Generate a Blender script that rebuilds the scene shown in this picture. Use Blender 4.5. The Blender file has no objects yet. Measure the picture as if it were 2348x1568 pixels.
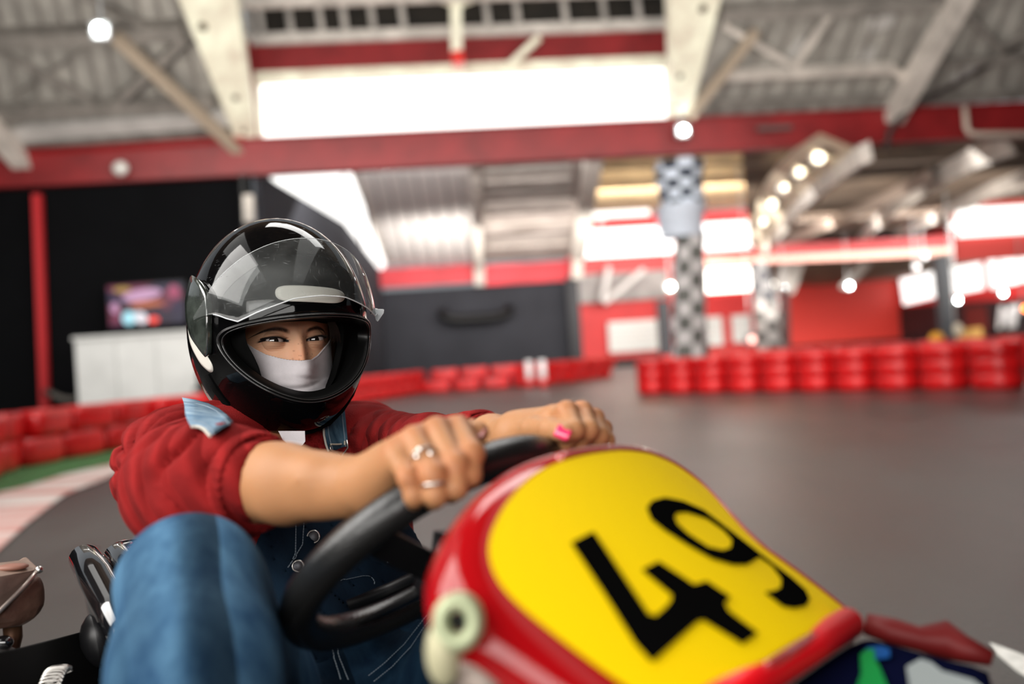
import bpy, bmesh, math, random
import numpy as np
from mathutils import Vector, Matrix
random.seed(7)
rng = np.random.default_rng(7)
PI = math.pi
COL = bpy.context.scene.collection
SC = bpy.context.scene

# ------------------------------------------------------------------ camera, world, lights, exposure
FPX = 35 / 36 * 2348
RHO, PIT = math.radians(3.9), math.radians(0.8)
CAM = Vector((0, 0, 0.8))
fwd = Vector((0, math.cos(PIT), math.sin(PIT)))
_r0 = Vector((1, 0, 0)); _u0 = _r0.cross(fwd)
cr = math.cos(RHO) * _r0 - math.sin(RHO) * _u0
cu = math.sin(RHO) * _r0 + math.cos(RHO) * _u0
cd = bpy.data.cameras.new('camera')
cam = bpy.data.objects.new('camera', cd); COL.objects.link(cam)
M = Matrix((cr, cu, -fwd)).transposed().to_4x4(); M.translation = CAM
cam.matrix_world = M
cd.lens = 35; cd.sensor_width = 36; cd.clip_start = 0.02; cd.clip_end = 300
cd.dof.use_dof = True; cd.dof.focus_distance = 1.27; cd.dof.aperture_fstop = 2.1
cd.dof.aperture_blades = 9
SC.camera = cam
SC.view_settings.view_transform = 'Standard'; SC.view_settings.look = 'None'
SC.view_settings.gamma = 1; SC.view_settings.use_curve_mapping = False
SC.view_settings.exposure = 0.35
w = bpy.data.worlds.new('daylight'); SC.world = w; w.use_nodes = True
w.node_tree.nodes['Background'].inputs[0].default_value = (0.9, 0.95, 1.0, 1)
w.node_tree.nodes['Background'].inputs[1].default_value = 0.3

def area(name, loc, target, sx, sy, power, col=(1, 1, 1)):
    l = bpy.data.lights.new(name, 'AREA'); l.shape = 'RECTANGLE'; l.size = sx; l.size_y = sy
    l.energy = power; l.color = col
    o = bpy.data.objects.new(name, l); COL.objects.link(o)
    o.location = loc
    o.rotation_euler = (Vector(target) - Vector(loc)).to_track_quat('-Z', 'Y').to_euler()
    return o
area('skylight_daylight', (-5.5, 0.2, 5.0), (-0.2, 1.3, 0.6), 6, 4.5, 620, (1, 0.97, 0.93))  # added key light on the driver from the upper left
area('bay_window_daylight', (-2.0, -6.0, 2.6), (-0.2, 1.2, 0.8), 9, 2.6, 520, (1, 0.97, 0.93))  # added fill from behind the camera to light the face
area('roof_window_daylight', (0.5, 6.5, 7.5), (0, 3.5, 0), 6, 2, 260, (1, 0.98, 0.95))  # added fill from above, ahead of the kart
area('roof_light_mid', (0, 12.5, 5.4), (0, 14.5, 0.0), 14, 2.0, 330, (1, 0.96, 0.9))  # added light on the track before the main beam
area('roof_light_rear', (2, 21, 4.6), (2, 24, 0), 18, 4, 850, (1, 0.97, 0.93))  # added light for the hall behind the main beam
area('roof_light_far', (11, 33, 5.2), (9, 44, 1.6), 18, 3, 4000, (1, 0.97, 0.93))  # added light aimed at the far red wall and its boards
area('roof_light_uplight', (0, 10, 2.8), (0, 17, 8.5), 16, 2, 620, (1, 0.95, 0.88))  # added uplight to brighten the front roof and rafters
area('rear_hall_uplight', (8, 26, 2.6), (8, 32, 8), 22, 3, 700, (1, 0.95, 0.88))  # added uplight to brighten the rear roofs

# ------------------------------------------------------------------ pixel to place
def at(px, py, D):
    return CAM + (fwd + cr * ((px - 1174) / FPX) + cu * ((784 - py) / FPX)) * D
def ray(px, py):
    return fwd + cr * ((px - 1174) / FPX) + cu * ((784 - py) / FPX)
def onplane(px, py, p0, n):
    d = ray(px, py); t = (Vector(p0) - CAM).dot(n) / d.dot(n)
    return CAM + d * t
def onfloor(px, py, z=0.0):
    return onplane(px, py, (0, 0, z), Vector((0, 0, 1)))
YAW = math.radians(5.2)
BX = Vector((math.cos(YAW), math.sin(YAW), 0)); BY = Vector((-math.sin(YAW), math.cos(YAW), 0)); BZ = Vector((0, 0, 1))
def bp(px, py, d):
    return onplane(px, py, BY * d, BY)
def B(x, d, z):
    return BX * x + BY * d + BZ * z

# ------------------------------------------------------------------ materials
MATS = {}
def mat(name, col, rough=0.5, metal=0.0, var=0.0, vscale=8.0, bump=0.0, bscale=60.0, coat=0.0, emit=None, es=1.0,
        sheen=0.0, sss=0.0, spec=0.5, col2=None, rvar=0.0, detail=4.0, stretch=None, attr=None):
    if name in MATS: return MATS[name]
    m = bpy.data.materials.new(name); m.use_nodes = True
    nt = m.node_tree; b = nt.nodes['Principled BSDF']; N = nt.nodes; L = nt.links
    b.inputs['Base Color'].default_value = (*col, 1); b.inputs['Roughness'].default_value = rough
    b.inputs['Metallic'].default_value = metal; b.inputs['Specular IOR Level'].default_value = spec
    b.inputs['Coat Weight'].default_value = coat; b.inputs['Coat Roughness'].default_value = 0.04
    if sheen: b.inputs['Sheen Weight'].default_value = sheen; b.inputs['Sheen Roughness'].default_value = 0.5
    if sss:
        b.inputs['Subsurface Weight'].default_value = sss; b.inputs['Subsurface Radius'].default_value = (1, 0.35, 0.2)
        b.inputs['Subsurface Scale'].default_value = 0.004
    if emit: b.inputs['Emission Color'].default_value = (*emit, 1); b.inputs['Emission Strength'].default_value = es
    tc = N.new('ShaderNodeTexCoord'); mp = N.new('ShaderNodeMapping'); L.new(tc.outputs['Object'], mp.inputs[0])
    if stretch: mp.inputs['Scale'].default_value = stretch
    base = None
    if attr:
        a = N.new('ShaderNodeVertexColor'); a.layer_name = attr; base = a.outputs[0]
    if var or col2:
        n = N.new('ShaderNodeTexNoise'); n.inputs['Scale'].default_value = vscale; n.inputs['Detail'].default_value = detail
        n.inputs['Roughness'].default_value = 0.6
        L.new(mp.outputs[0], n.inputs[0])
        r = N.new('ShaderNodeValToRGB'); r.color_ramp.elements[0].position = 0.32; r.color_ramp.elements[1].position = 0.68
        c2 = col2 or tuple(min(1, c * (1 + var)) for c in col)
        c1 = col if col2 else tuple(c * (1 - var) for c in col)
        r.color_ramp.elements[0].color = (*c1, 1); r.color_ramp.elements[1].color = (*c2, 1)
        L.new(n.outputs[0], r.inputs[0])
        if base is None: base = r.outputs[0]
        else:
            mx = N.new('ShaderNodeMix'); mx.data_type = 'RGBA'; mx.blend_type = 'MULTIPLY'; mx.inputs[0].default_value = 1
            L.new(base, mx.inputs[6]); L.new(r.outputs[0], mx.inputs[7]); base = mx.outputs[2]
        if rvar:
            mr = N.new('ShaderNodeMapRange'); mr.inputs[3].default_value = max(0.02, rough - rvar); mr.inputs[4].default_value = rough + rvar
            L.new(n.outputs[0], mr.inputs[0]); L.new(mr.outputs[0], b.inputs['Roughness'])
    if base is not None: L.new(base, b.inputs['Base Color'])
    if bump:
        n2 = N.new('ShaderNodeTexNoise'); n2.inputs['Scale'].default_value = bscale; n2.inputs['Detail'].default_value = 5
        L.new(mp.outputs[0], n2.inputs[0])
        bm_ = N.new('ShaderNodeBump'); bm_.inputs['Strength'].default_value = bump; bm_.inputs['Distance'].default_value = 0.01
        L.new(n2.outputs[0], bm_.inputs['Height']); L.new(bm_.outputs[0], b.inputs['Normal'])
    MATS[name] = m
    return m

RED = mat('red_steel_paint', (0.23, 0.012, 0.014), 0.42, var=0.25, vscale=1.5)
REDWALL = mat('red_wall_paint', (0.62, 0.03, 0.03), 0.6, var=0.12, vscale=0.6)
BLACKWALL = mat('black_wall_paint', (0.003, 0.0032, 0.004), 0.9, var=0.2, vscale=1.0, spec=.1)
GREYWALL = mat('charcoal_wall_paint', (0.035, 0.036, 0.044), 0.8, var=0.2, vscale=0.5, spec=.2)
CREAM = mat('cream_steel_paint', (0.92, 0.82, 0.66), 0.6, var=0.22, vscale=2.5)
PALE = mat('pale_grey_steel', (0.60, 0.55, 0.50), 0.6, var=0.25, vscale=2.5)
PANEL = mat('grey_roof_panel', (0.36, 0.34, 0.31), 0.8, var=0.3, vscale=1.2, detail=8)
BROWN = mat('brown_roof_boards', (0.12, 0.08, 0.052), 0.85, var=0.45, vscale=1.6, detail=8)
TAN = mat('tan_roof_boards', (0.62, 0.43, 0.22), 0.85, var=0.35, vscale=2.0, detail=8)
DARKBOARD = mat('sooty_roof_boards', (0.018, 0.014, 0.010), 0.9, var=0.4, vscale=3)
GLASS_LIT = mat('daylit_glass', (0.9, 0.9, 0.88), 0.4, emit=(1, 0.99, 0.96), es=1.35)
WHITEP = mat('white_board_paint', (0.62, 0.63, 0.62), 0.5, var=0.08, vscale=2)
LAMP = mat('led_lens', (1, 1, 1), 0.3, emit=(0.92, 1.0, 0.98), es=60.0)
LAMPW = mat('warm_lamp_lens', (1, 1, 1), 0.3, emit=(1.0, 0.98, 0.8), es=30.0)
BLACKP = mat('black_plastic', (0.004, 0.004, 0.0045), 0.4, spec=.3)
RUBBER = mat('black_rubber', (0.012, 0.012, 0.012), 0.5, bump=0.15, bscale=400)

def tag(o, label=None, cat=None, group=None, kind=None):
    if label: o['label'] = label
    if cat: o['category'] = cat
    if group: o['group'] = group
    if kind: o['kind'] = kind
    return o
def empty(name, loc, label=None, cat=None, group=None, kind=None):
    o = bpy.data.objects.new(name, None); COL.objects.link(o); o.location = loc; o.empty_display_size = 0.1
    return tag(o, label, cat, group, kind)
def link(name, me, m, parent=None, smooth=False):
    o = bpy.data.objects.new(name, me); COL.objects.link(o)
    if m is not None:
        for mm in (m if isinstance(m, (list, tuple)) else [m]): me.materials.append(mm)
    if smooth:
        me.polygons.foreach_set('use_smooth', [True] * len(me.polygons))
    if parent is not None:
        o.parent = parent
        root = Vector((0, 0, 0)); p = parent
        while p is not None: root += Vector(p.location); p = p.parent
        o.location = -root
    return o
def mesh_np(V, Fq):
    me = bpy.data.meshes.new('m'); me.from_pydata([tuple(map(float, v)) for v in V], [], [tuple(int(i) for i in f) for f in Fq]); me.update()
    return me

class MB:                       # collects shapes in world coordinates, links them as one mesh
    def __init__(s): s.v = []; s.f = []
    def add(s, V, F):
        n = len(s.v); s.v += [tuple(v) for v in V]; s.f += [tuple(i + n for i in f) for f in F]; return s
    def hexa(s, c):             # 8 corners: bottom 4, top 4
        return s.add(c, [(0, 3, 2, 1), (4, 5, 6, 7), (0, 1, 5, 4), (1, 2, 6, 5), (2, 3, 7, 6), (3, 0, 4, 7)])
    def obox(s, c, ax, ay, az, hx, hy, hz):
        c = Vector(c); q = []
        for z in (-1, 1):
            for x, y in ((-1, -1), (1, -1), (1, 1), (-1, 1)): q.append(c + ax * hx * x + ay * hy * y + az * hz * z)
        return s.hexa(q)
    def bb(s, x0, x1, d0, d1, z0, z1):     # box in the building's axes
        return s.obox(B((x0 + x1) / 2, (d0 + d1) / 2, (z0 + z1) / 2), BX, BY, BZ, (x1 - x0) / 2, (d1 - d0) / 2, (z1 - z0) / 2)
    def bar(s, a, b, w, h=None, up=Vector((0, 0, 1))):
        a = Vector(a); b = Vector(b); t = (b - a).normalized(); h = h or w
        x = t.cross(up)
        if x.length < 1e-4: x = t.cross(Vector((1, 0, 0)))
        x.normalize(); y = x.cross(t)
        return s.obox((a + b) / 2, t, x, y, (b - a).length / 2, w / 2, h / 2)
    def tube(s, pts, r, seg=16, closed=False, cap=True):
        pts = [Vector(p) for p in pts]; n = len(pts); R = r if isinstance(r, (list, tuple)) else [r] * n
        V = []; F = []; prev = None
        for i, p in enumerate(pts):
            if closed: t = pts[(i + 1) % n] - pts[i - 1]
            else: t = pts[min(i + 1, n - 1)] - pts[max(i - 1, 0)]
            t.normalize()
            if prev is None:
                x = t.cross(Vector((0, 0, 1)))
                if x.length < 0.1: x = t.cross(Vector((1, 0, 0)))
            else: x = prev - t * prev.dot(t)
            x.normalize(); prev = x; y = t.cross(x)
            for k in range(seg):
                a = 2 * PI * k / seg; V.append(p + (x * math.cos(a) + y * math.sin(a)) * R[i])
        m = n if closed else n - 1
        for i in range(m):
            j = (i + 1) % n
            for k in range(seg):
                l = (k + 1) % seg; F.append((i * seg + k, i * seg + l, j * seg + l, j * seg + k))
        if not closed and cap:
            F.append(tuple(range(seg))[::-1]); F.append(tuple((n - 1) * seg + k for k in range(seg)))
        return s.add(V, F)
    def ball(s, c, r, seg=20, sc=(1, 1, 1), ax=None):
        c = Vector(c); ax = ax or (Vector((1, 0, 0)), Vector((0, 1, 0)), Vector((0, 0, 1)))
        V = []; F = []; n = seg // 2
        for i in range(n + 1):
            th = PI * i / n
            for k in range(seg):
                a = 2 * PI * k / seg
                V.append(c + ax[0] * (r * sc[0] * math.sin(th) * math.cos(a)) + ax[1] * (r * sc[1] * math.sin(th) * math.sin(a)) + ax[2] * (r * sc[2] * math.cos(th)))
        for i in range(n):
            for k in range(seg):
                l = (k + 1) % seg; F.append((i * seg + k, (i + 1) * seg + k, (i + 1) * seg + l, i * seg + l))
        return s.add(V, F)
    def build(s, name, m, parent=None, smooth=False, bevel=0.0, seg=2):
        me = bpy.data.meshes.new(name); me.from_pydata([tuple(v) for v in s.v], [], s.f); me.update()
        bm = bmesh.new(); bm.from_mesh(me); bmesh.ops.remove_doubles(bm, verts=bm.verts, dist=1e-6)
        bmesh.ops.recalc_face_normals(bm, faces=bm.faces); bm.to_mesh(me); bm.free()
        o = link(name, me, m, parent, smooth)
        if bevel:
            b = o.modifiers.new('bevel', 'BEVEL'); b.width = bevel; b.segments = seg; b.limit_method = 'ANGLE'
            me.polygons.foreach_set('use_smooth', [True] * len(me.polygons))
        return o

def prect(pxL, pxR, pyT, pyB, d):      # building-frame rectangle read off the photograph at depth d
    xm = (pxL + pxR) / 2; ym = (pyT + pyB) / 2
    x0 = bp(pxL, ym, d).dot(BX); x1 = bp(pxR, ym, d).dot(BX); z1 = bp(xm, pyT, d).z; z0 = bp(xm, pyB, d).z
    return x0, x1, z0, z1
def wallrect(name, pxL, pxR, pyT, pyB, d, th, m, kind='structure', parent=None, zero=False):
    x0, x1, z0, z1 = prect(pxL, pxR, pyT, pyB, d)
    if zero: z0 = 0
    o = MB().bb(x0, x1, d, d + th, z0, z1).build(name, m, parent)
    if kind and parent is None: o['kind'] = kind
    return o

# ------------------------------------------------------------------ the hall
ASPH = mat('worn_asphalt', (0.026, 0.0245, 0.022), 0.34, spec=.55, col2=(0.054, 0.051, 0.046), vscale=0.9, detail=10, rvar=0.12, bump=0.35, bscale=120, stretch=(1, 0.35, 1))
fl = MB().bb(-26, 34, -14, 62, -0.2, 0.0).build('floor', ASPH); fl['kind'] = 'structure'
# shell behind and beside the camera
MB().bb(-26, 34, -14.2, -14, 0, 9).build('wall_rear', GREYWALL)['kind'] = 'structure'
MB().bb(-26.2, -26, -14, 62, 0, 9).build('wall_left_outer', BLACKWALL)['kind'] = 'structure'
MB().bb(34, 34.2, -14, 62, 0, 9).build('wall_right_outer', REDWALL)['kind'] = 'structure'
MB().bb(-26, 34, -14, 12.6, 9.0, 9.2).build('ceiling', BROWN)['kind'] = 'structure'
for i, (xa, xb, ya, yb) in enumerate([(-9, -5, -8, 9), (2, 5, -8, 9)]):  # unseen glowing ceiling strips added for top light
    MB().bb(xa, xb, ya, yb, 8.9, 8.98).build('window_%d' % (20 + i), mat('daylit_roof_glass', (0.9, 0.9, 0.88), 0.4, emit=(1, 0.99, 0.96), es=0.7))['kind'] = 'structure'

# main red beam B1, an I-section: web with two flanges
x0, x1, z0, z1 = prect(-200, 2550, 290, 373, 18)
B1Z0, B1Z1 = z0, z1
m = MB().bb(x0, x1, 18.0, 18.06, z0, z1); m.bb(x0, x1, 17.88, 18.18, z0, z0 + 0.035); m.bb(x0, x1, 17.9, 18.16, z1 - 0.03, z1)
beam = m.build('ceiling_beam', RED); beam['kind'] = 'structure'
# upper red beam across the glazed bay, with window under it
bx0, bx1, zb0, zb1 = prect(572, 1538, 86, 153, 18.3)
MB().bb(bx0, bx1, 18.3, 18.38, zb0, zb1).build('ceiling_beam', RED)['kind'] = 'structure'
wx0, wx1, wz0, wz1 = prect(598, 1528, 174, 287, 18.35)
MB().bb(wx0, wx1, 18.4, 18.43, B1Z1, wz1).build('window_1', GLASS_LIT)['kind'] = 'structure'
m = MB(); m.bb(bx0, bx1, 18.15, 18.33, wz1, zb0 + .02); m.bb(bx0, wx0, 18.2, 18.36, B1Z1, wz1); m.bb(wx1, bx1, 18.2, 18.36, B1Z1, wz1)
m.build('trim_1', CREAM)['kind'] = 'structure'
MB().bb(bx0 - .3, bx0 + .07, 18.1, 18.38, B1Z1 - 0.1, zb1).build('trim_2', RED)['kind'] = 'structure'
# above the upper beam: cream ledge, dark corrugated boards with ribs, second ledge
a0, a1, az0, az1 = prect(560, 1545, 60, 86, 18.25)
MB().bb(a0, a1, 18.2, 18.3, az0, az1).build('trim_3', PALE)['kind'] = 'structure'
z_s = az1; z_t = prect(560, 1545, -30, 10, 17.0)[3]
MB().bb(a0, a1, 18.5, 18.6, z_s - 0.1, z_t + 1.6).build('wall_bay', DARKBOARD)['kind'] = 'structure'
for px in (575, 598, 665, 735, 790, 855, 925, 1120, 1190, 1300, 1390, 1470):
    p = bp(px, 40, 18.3); xx = p.dot(BX)
    o = MB().bar(B(xx, 18.4, z_s), B(xx - 0.12, 18.3, z_t + 1.4), 0.09, 0.08).build('roof_rib', PALE); o['kind'] = 'structure'
b0, b1, bz0, bz1 = prect(530, 1545, -30, 1, 17.2)
MB().bb(b0, b1, 17.1, 17.3, bz0, bz1).build('trim_4', PALE)['kind'] = 'structure'
# central post with its two braces and red foot
post = MB().bar(bp(1047, 122, 17.5), bp(1043, -60, 17.5), 0.24, 0.2).build('trim_5', CREAM); post['kind'] = 'structure'
MB().bar(bp(1052, 150, 17.5), bp(1047, 122, 17.5), 0.3, 0.2).build('trim_6', mat('bright_red_paint', (0.7, 0.03, 0.02), 0.4))['kind'] = 'structure'
for a, b in (((1047, 12, 17.5), (930, -35, 17.5)), ((1047, 12, 17.5), (1165, -35, 17.5)), ((1238, 85, 17.9), (1165, 152, 18.1))):
    MB().bar(bp(*a), bp(*b), 0.12, 0.1).build('roof_brace', CREAM)['kind'] = 'structure'

# sloping roof plane (rises towards the viewer) either side of the bay
SL = math.tan(math.radians(37))
def onslope(px, py, lift=0.0):
    n = (BZ + BY * SL).normalized()
    return onplane(px, py, B(0, 18.05, B1Z1) + n * lift, n)
SN = (BZ + BY * SL).normalized(); ST = (BY - BZ * SL).normalized()
def slopequad(name, pts, m, lift, th=0.05):
    P = [onslope(px, py, lift) for px, py in pts]
    c = P + [p + SN * th for p in P]
    o = MB().hexa(c).build(name, m); o['kind'] = 'structure'; return o
slopequad('ceiling_left', [(-260, 362), (585, 322), (420, -160), (-400, -160)], PANEL, 0.22)
slopequad('ceiling_right', [(1565, 274), (2620, 214), (3000, -160), (1640, -160)], PANEL, 0.22)
# the two deep cream rafters framing the bay
for pts in ([(558, 360), (590, 350), (535, -60), (385, -60)], [(1545, 272), (1582, 270), (1668, -60), (1532, -60)]):
    P = [onslope(px, py, -0.05) for px, py in pts]
    o = MB().hexa(P + [p + SN * 0.45 for p in P]).build('roof_rafter', CREAM); o['kind'] = 'structure'
# dark discs standing for shaded holes along those rafters
for (px, py, r) in ((465, 62, .07), (540, 225, .05), (558, 300, .04), (1560, 175, .05), (1612, 20, .07), (1548, 245, .04)):
    p = onslope(px, py, -0.07)
    x = BX; y = ST
    V = [p + (x * math.cos(a) + y * math.sin(a) * 1.2) * r for a in np.linspace(0, 2 * PI, 14, endpoint=False)]
    MB().add(V + [v + SN * .01 for v in V], [tuple(range(14))] + [(i, (i + 1) % 14, 14 + (i + 1) % 14, 14 + i) for i in range(14)]).build('rafter_hole', mat('hole_shadow_steel', (0.10, 0.07, 0.04), 0.8))['kind'] = 'structure'
def sbar(p, q, w, m, lift=-0.02, h=None, name='roof_brace'):
    o = MB().bar(onslope(*p, lift), onslope(*q, lift), w, h or w, SN).build(name, m); o['kind'] = 'structure'; return o
DIM = mat('dull_steel', (0.24, 0.22, 0.20), 0.6, var=0.3, vscale=3)
DK = mat('dark_steel', (0.09, 0.08, 0.075), 0.6)
# left bay trusses
sbar((262, 82), (560, 358), 0.17, mat('tan_steel_paint', (0.42, 0.34, 0.26), 0.6), -0.15)
sbar((262, 240), (425, 88), 0.13, DIM, 0.05); sbar((280, 246), (445, 94), 0.05, DK, 0.03)
sbar((-60, 262), (490, 232), 0.22, DIM, 0.08); sbar((-60, 272), (490, 243), 0.05, DK, 0.05)
sbar((-60, 92), (420, 68), 0.26, DIM, 0.08); sbar((-60, 106), (420, 82), 0.08, DK, 0.05)
sbar((40, 328), (555, 300), 0.10, DIM, 0.1); sbar((30, 300), (530, 262), 0.30, mat('pale_roof_panel', (0.50, 0.48, 0.46), 0.8, var=.15, vscale=3), 0.16)
sbar((60, 352), (560, 318), 0.10, mat('red_edge_paint', (0.30, 0.012, 0.014), 0.5), -0.06)
sbar((-30, 280), (58, 378), 0.30, PALE, -0.15)
sbar((25, 285), (80, 240), 0.10, DIM, 0.0)
sbar((0, 120), (210, 230), 0.10, DIM, 0.08); sbar((30, 225), (200, 110), 0.05, DIM, 0.08)
for px in range(20, 520, 46): sbar((px, 325), (px - 100, -100), 0.05, DIM, 0.16, 0.04, 'roof_rib')
sbar((130, -40), (330, 60), 0.1, DIM, 0.05)
# right bay trusses
sbar((2045, 270), (2235, -60), 0.34, PALE, -0.12)
sbar((1655, 28), (2260, 2), 0.22, DIM, 0.05); sbar((1655, 172), (2045, 155), 0.17, PALE, 0.04); sbar((2045, 155), (2090, 190), 0.14, PALE, 0.04)
sbar((1655, 183), (2045, 167), 0.06, DK, 0.03); sbar((2100, 150), (2420, 125), 0.12, DIM, 0.04)
sbar((1582, 268), (1735, 70), 0.14, mat('tan_steel_paint', (0.42, 0.34, 0.26), 0.6), -0.12)
sbar((1662, 58), (1822, 152), 0.11, PALE, 0.02); sbar((1822, 152), (1912, 20), 0.10, PALE, 0.02); sbar((1668, 68), (1828, 162), 0.04, DK, 0.02)
sbar((2212, 28), (2292, 112), 0.12, DIM, 0.0); sbar((2292, 112), (2400, 60), 0.1, DIM, 0.02)
sbar((1640, 236), (2040, 222), 0.10, DIM, 0.1)
sbar((2060, 232), (2420, 205), 0.10, DIM, 0.1)
for px in range(1640, 2420, 48): sbar((px, 262), (px + 130, -90), 0.05, DIM, 0.16, 0.04, 'roof_rib')
for (a, b) in (((1780, 180), (1850, 90)), ((1970, 175), (1990, 110)), ((2190, 190), (2240, 150)), ((1990, 60), (2060, 40))):
    sbar(a, b, 0.30, mat('pale_roof_panel', (0.50, 0.48, 0.46), 0.8), 0.19, 0.03, 'roof_sheet')
# hanging dark cable loop over the right part of the beam
pts = [bp(2360, 88, 17.2), bp(2280, 140, 17.3), bp(2190, 195, 17.5), bp(2110, 232, 17.7), bp(2070, 262, 17.8), bp(2040, 300, 17.85), bp(2030, 345, 17.86)]
tag(MB().tube(pts, 0.05, 8).build('hanging_cable', mat('dark_cable', (0.04, 0.03, 0.028), 0.6), smooth=True), 'thick dark cable looping down over the red roof beam at the upper right', 'cable')
tag(MB().tube([bp(2212, 245, 17.8), bp(2216, 292, 17.8), bp(2222, 304, 17.8), bp(2236, 308, 17.8), bp(2500, 306, 17.8)], 0.055, 10).build('conduit_pipe', mat('cream_pipe', (0.6, 0.5, 0.42), 0.5), smooth=True), 'cream bent conduit pipe along the red roof beam at the upper right', 'pipe')
tag(MB().bar(bp(1735, 296, 17.85), bp(1815, 292, 17.85), 0.07).build('cable_clip', DK), 'short dark bracket on the red beam right of the round lamp', 'bracket')

# black wall under the beam at the left
x0, x1, _, _ = prect(-300, 592, 430, 900, 18.1)
MB().bb(x0, x1, 18.1, 18.25, 0, B1Z0).build('wall_left', BLACKWALL)['kind'] = 'structure'
g0 = bp(592, 500, 18.1).dot(BX)
g1 = bp(700, 500, 30).dot(BX)
o = MB().obox((B(g0, 18.15, 2.3) + B(bp(872, 640, 30).dot(BX), 30, 2.3)) / 2, (B(bp(872, 640, 30).dot(BX), 30, 0) - B(g0, 18.15, 0)).normalized(), (B(bp(872, 640, 30).dot(BX), 30, 0) - B(g0, 18.15, 0)).normalized().cross(BZ), BZ,
        (B(bp(872, 640, 30).dot(BX), 30, 0) - B(g0, 18.15, 0)).length / 2, 0.05, 2.1).build('wall_side', GREYWALL); o['kind'] = 'structure'
MB().bar(bp(86, 446, 17.9), bp(105, 960, 17.9), 0.14).build('trim_7', mat('bright_red_post', (0.5, 0.015, 0.02), 0.45))['kind'] = 'structure'
MB().bar(bp(570, 448, 17.9), bp(572, 510, 17.9), 0.17).build('trim_8', PALE)['kind'] = 'structure'
MB().bar(bp(556, 400, 17.9), bp(566, 600, 17.9), 0.07).build('trim_9', BLACKP)['kind'] = 'structure'
# middle grey wall with red bands above
MB().bb(*prect(868, 1318, 655, 900, 30)[:2], 30, 30.2, 0, prect(868, 1318, 655, 900, 30)[3]).build('wall_middle', GREYWALL)['kind'] = 'structure'
MB().bb(*prect(1305, 1332, 640, 900, 29.8)[:2], 29.6, 30.3, 0, prect(1300, 1330, 634, 900, 29.8)[3]).build('wall_column', mat('dark_column_paint', (0.025, 0.025, 0.03), 0.6))['kind'] = 'structure'
RB = mat('lit_red_band', (0.66, 0.03, 0.045), 0.5, var=0.2, vscale=0.8)  # brighter red of the two bands
wallrect('trim_10', 866, 1092, 611, 652, 29.7, 0.4, RB); wallrect('trim_11', 1106, 1318, 603, 648, 29.7, 0.4, RB)
# low roof between the beam and the middle wall
def quad3(name, P, m, th=0.06, kind='structure'):
    n = (P[1] - P[0]).cross(P[3] - P[0]).normalized()
    if n.z < 0: n = -n
    o = MB().hexa(list(P) + [p + n * th for p in P]).build(name, m)
    if kind: o['kind'] = kind
    return o
zA = prect(868, 1318, 606, 650, 30)[3]
def onlow(px, py, lift=0.0):      # rises from the band at depth 30 up to depth 19
    k = 0.17; n = (BZ + BY * k).normalized()
    return onplane(px, py, B(0, 30, zA) + n * lift, n)
LITBOARD = mat('whitewashed_roof_boards', (0.74, 0.70, 0.68), 0.8, var=0.22, vscale=5, detail=8, stretch=(1, 3, 1))  # lit part of the low roof, its light put into the colour
STRIPED = mat('stained_roof_boards', (0.16, 0.12, 0.10), 0.8, col2=(0.55, 0.48, 0.45), vscale=1.6, detail=8, stretch=(0.5, 2.2, 1))  # darker, browner striped part of the same roof
quad3('ceiling_low_left', [onlow(780, 614), onlow(1098, 600), onlow(1088, 330), onlow(560, 360)], LITBOARD)
quad3('ceiling_low_right', [onlow(1098, 600), onlow(1325, 590), onlow(1380, 320), onlow(1088, 330)], STRIPED)
quad3('window_2', [onlow(862, 640, -.05), onlow(884, 606, -.05), onlow(800, 380, -.05), onlow(592, 380, -.05)], GLASS_LIT)
P = [onlow(884, 600, -.06), onlow(892, 600, -.06), onlow(812, 380, -.06), onlow(800, 380, -.06)]
quad3('trim_12', P, PALE)
MB().bar(onlow(1098, 610, -.25), onlow(1090, 370, -.25), 0.22, 0.3).build('roof_rafter', PALE)['kind'] = 'structure'
MB().bar(bp(1100, 655, 29.5), bp(1098, 600, 29.5), 0.28, 0.3).build('trim_13', PALE)['kind'] = 'structure'
MB().bar(bp(1322, 640, 29.3), bp(1324, 560, 29.3), 0.35, 0.3).build('trim_14', PALE)['kind'] = 'structure'
MB().bar(bp(1324, 590, 29.3), bp(1362, 350, 21), 0.40, 0.3).build('roof_rafter', PALE)['kind'] = 'structure'
for i in range(9):
    y = 392 + i * 25
    MB().bar(onlow(1112, y, -.06), onlow(1310, y - 10, -.06), 0.07 + .02 * (i % 3), 0.06).build('roof_batten', PALE if i % 2 else DIM)['kind'] = 'structure'
for px in range(820, 1090, 30):
    MB().bar(onlow(px + 20, 604, -.04), onlow(px - 20 + (px - 950) * .1, 395, -.04), 0.05, 0.04).build('roof_batten', mat('batten_shade', (0.45, 0.42, 0.42), .8))['kind'] = 'structure'  # grey battens on the pale boards
# white diagonals and far hall
D2 = 44
zt = prect(1310, 2060, 490, 850, D2)
MB().bb(bp(1300, 600, D2).dot(BX), bp(1812, 600, D2).dot(BX), D2, D2 + .3, 0, bp(1500, 492, D2).z).build('wall_far', REDWALL)['kind'] = 'structure'
MB().bb(bp(1300, 600, D2).dot(BX), bp(1812, 600, D2).dot(BX), D2 - .15, D2, 0, bp(1425, 822, D2).z).build('baseboard_far', BLACKP)['kind'] = 'structure'
wallrect('window_3', 1316, 1545, 524, 586, D2 - .1, .05, GLASS_LIT); wallrect('window_4', 1605, 1724, 510, 572, D2 - .1, .05, GLASS_LIT)
wallrect('window_5', 1592, 1737, 615, 668, D2 - .1, .05, mat('warm_daylit_glass', (.9, .9, .8), .4, emit=(1, 0.98, 0.88), es=4)); wallrect('window_6', 1760, 1798, 607, 662, D2 - .1, .05, MATS['warm_daylit_glass'])
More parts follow.
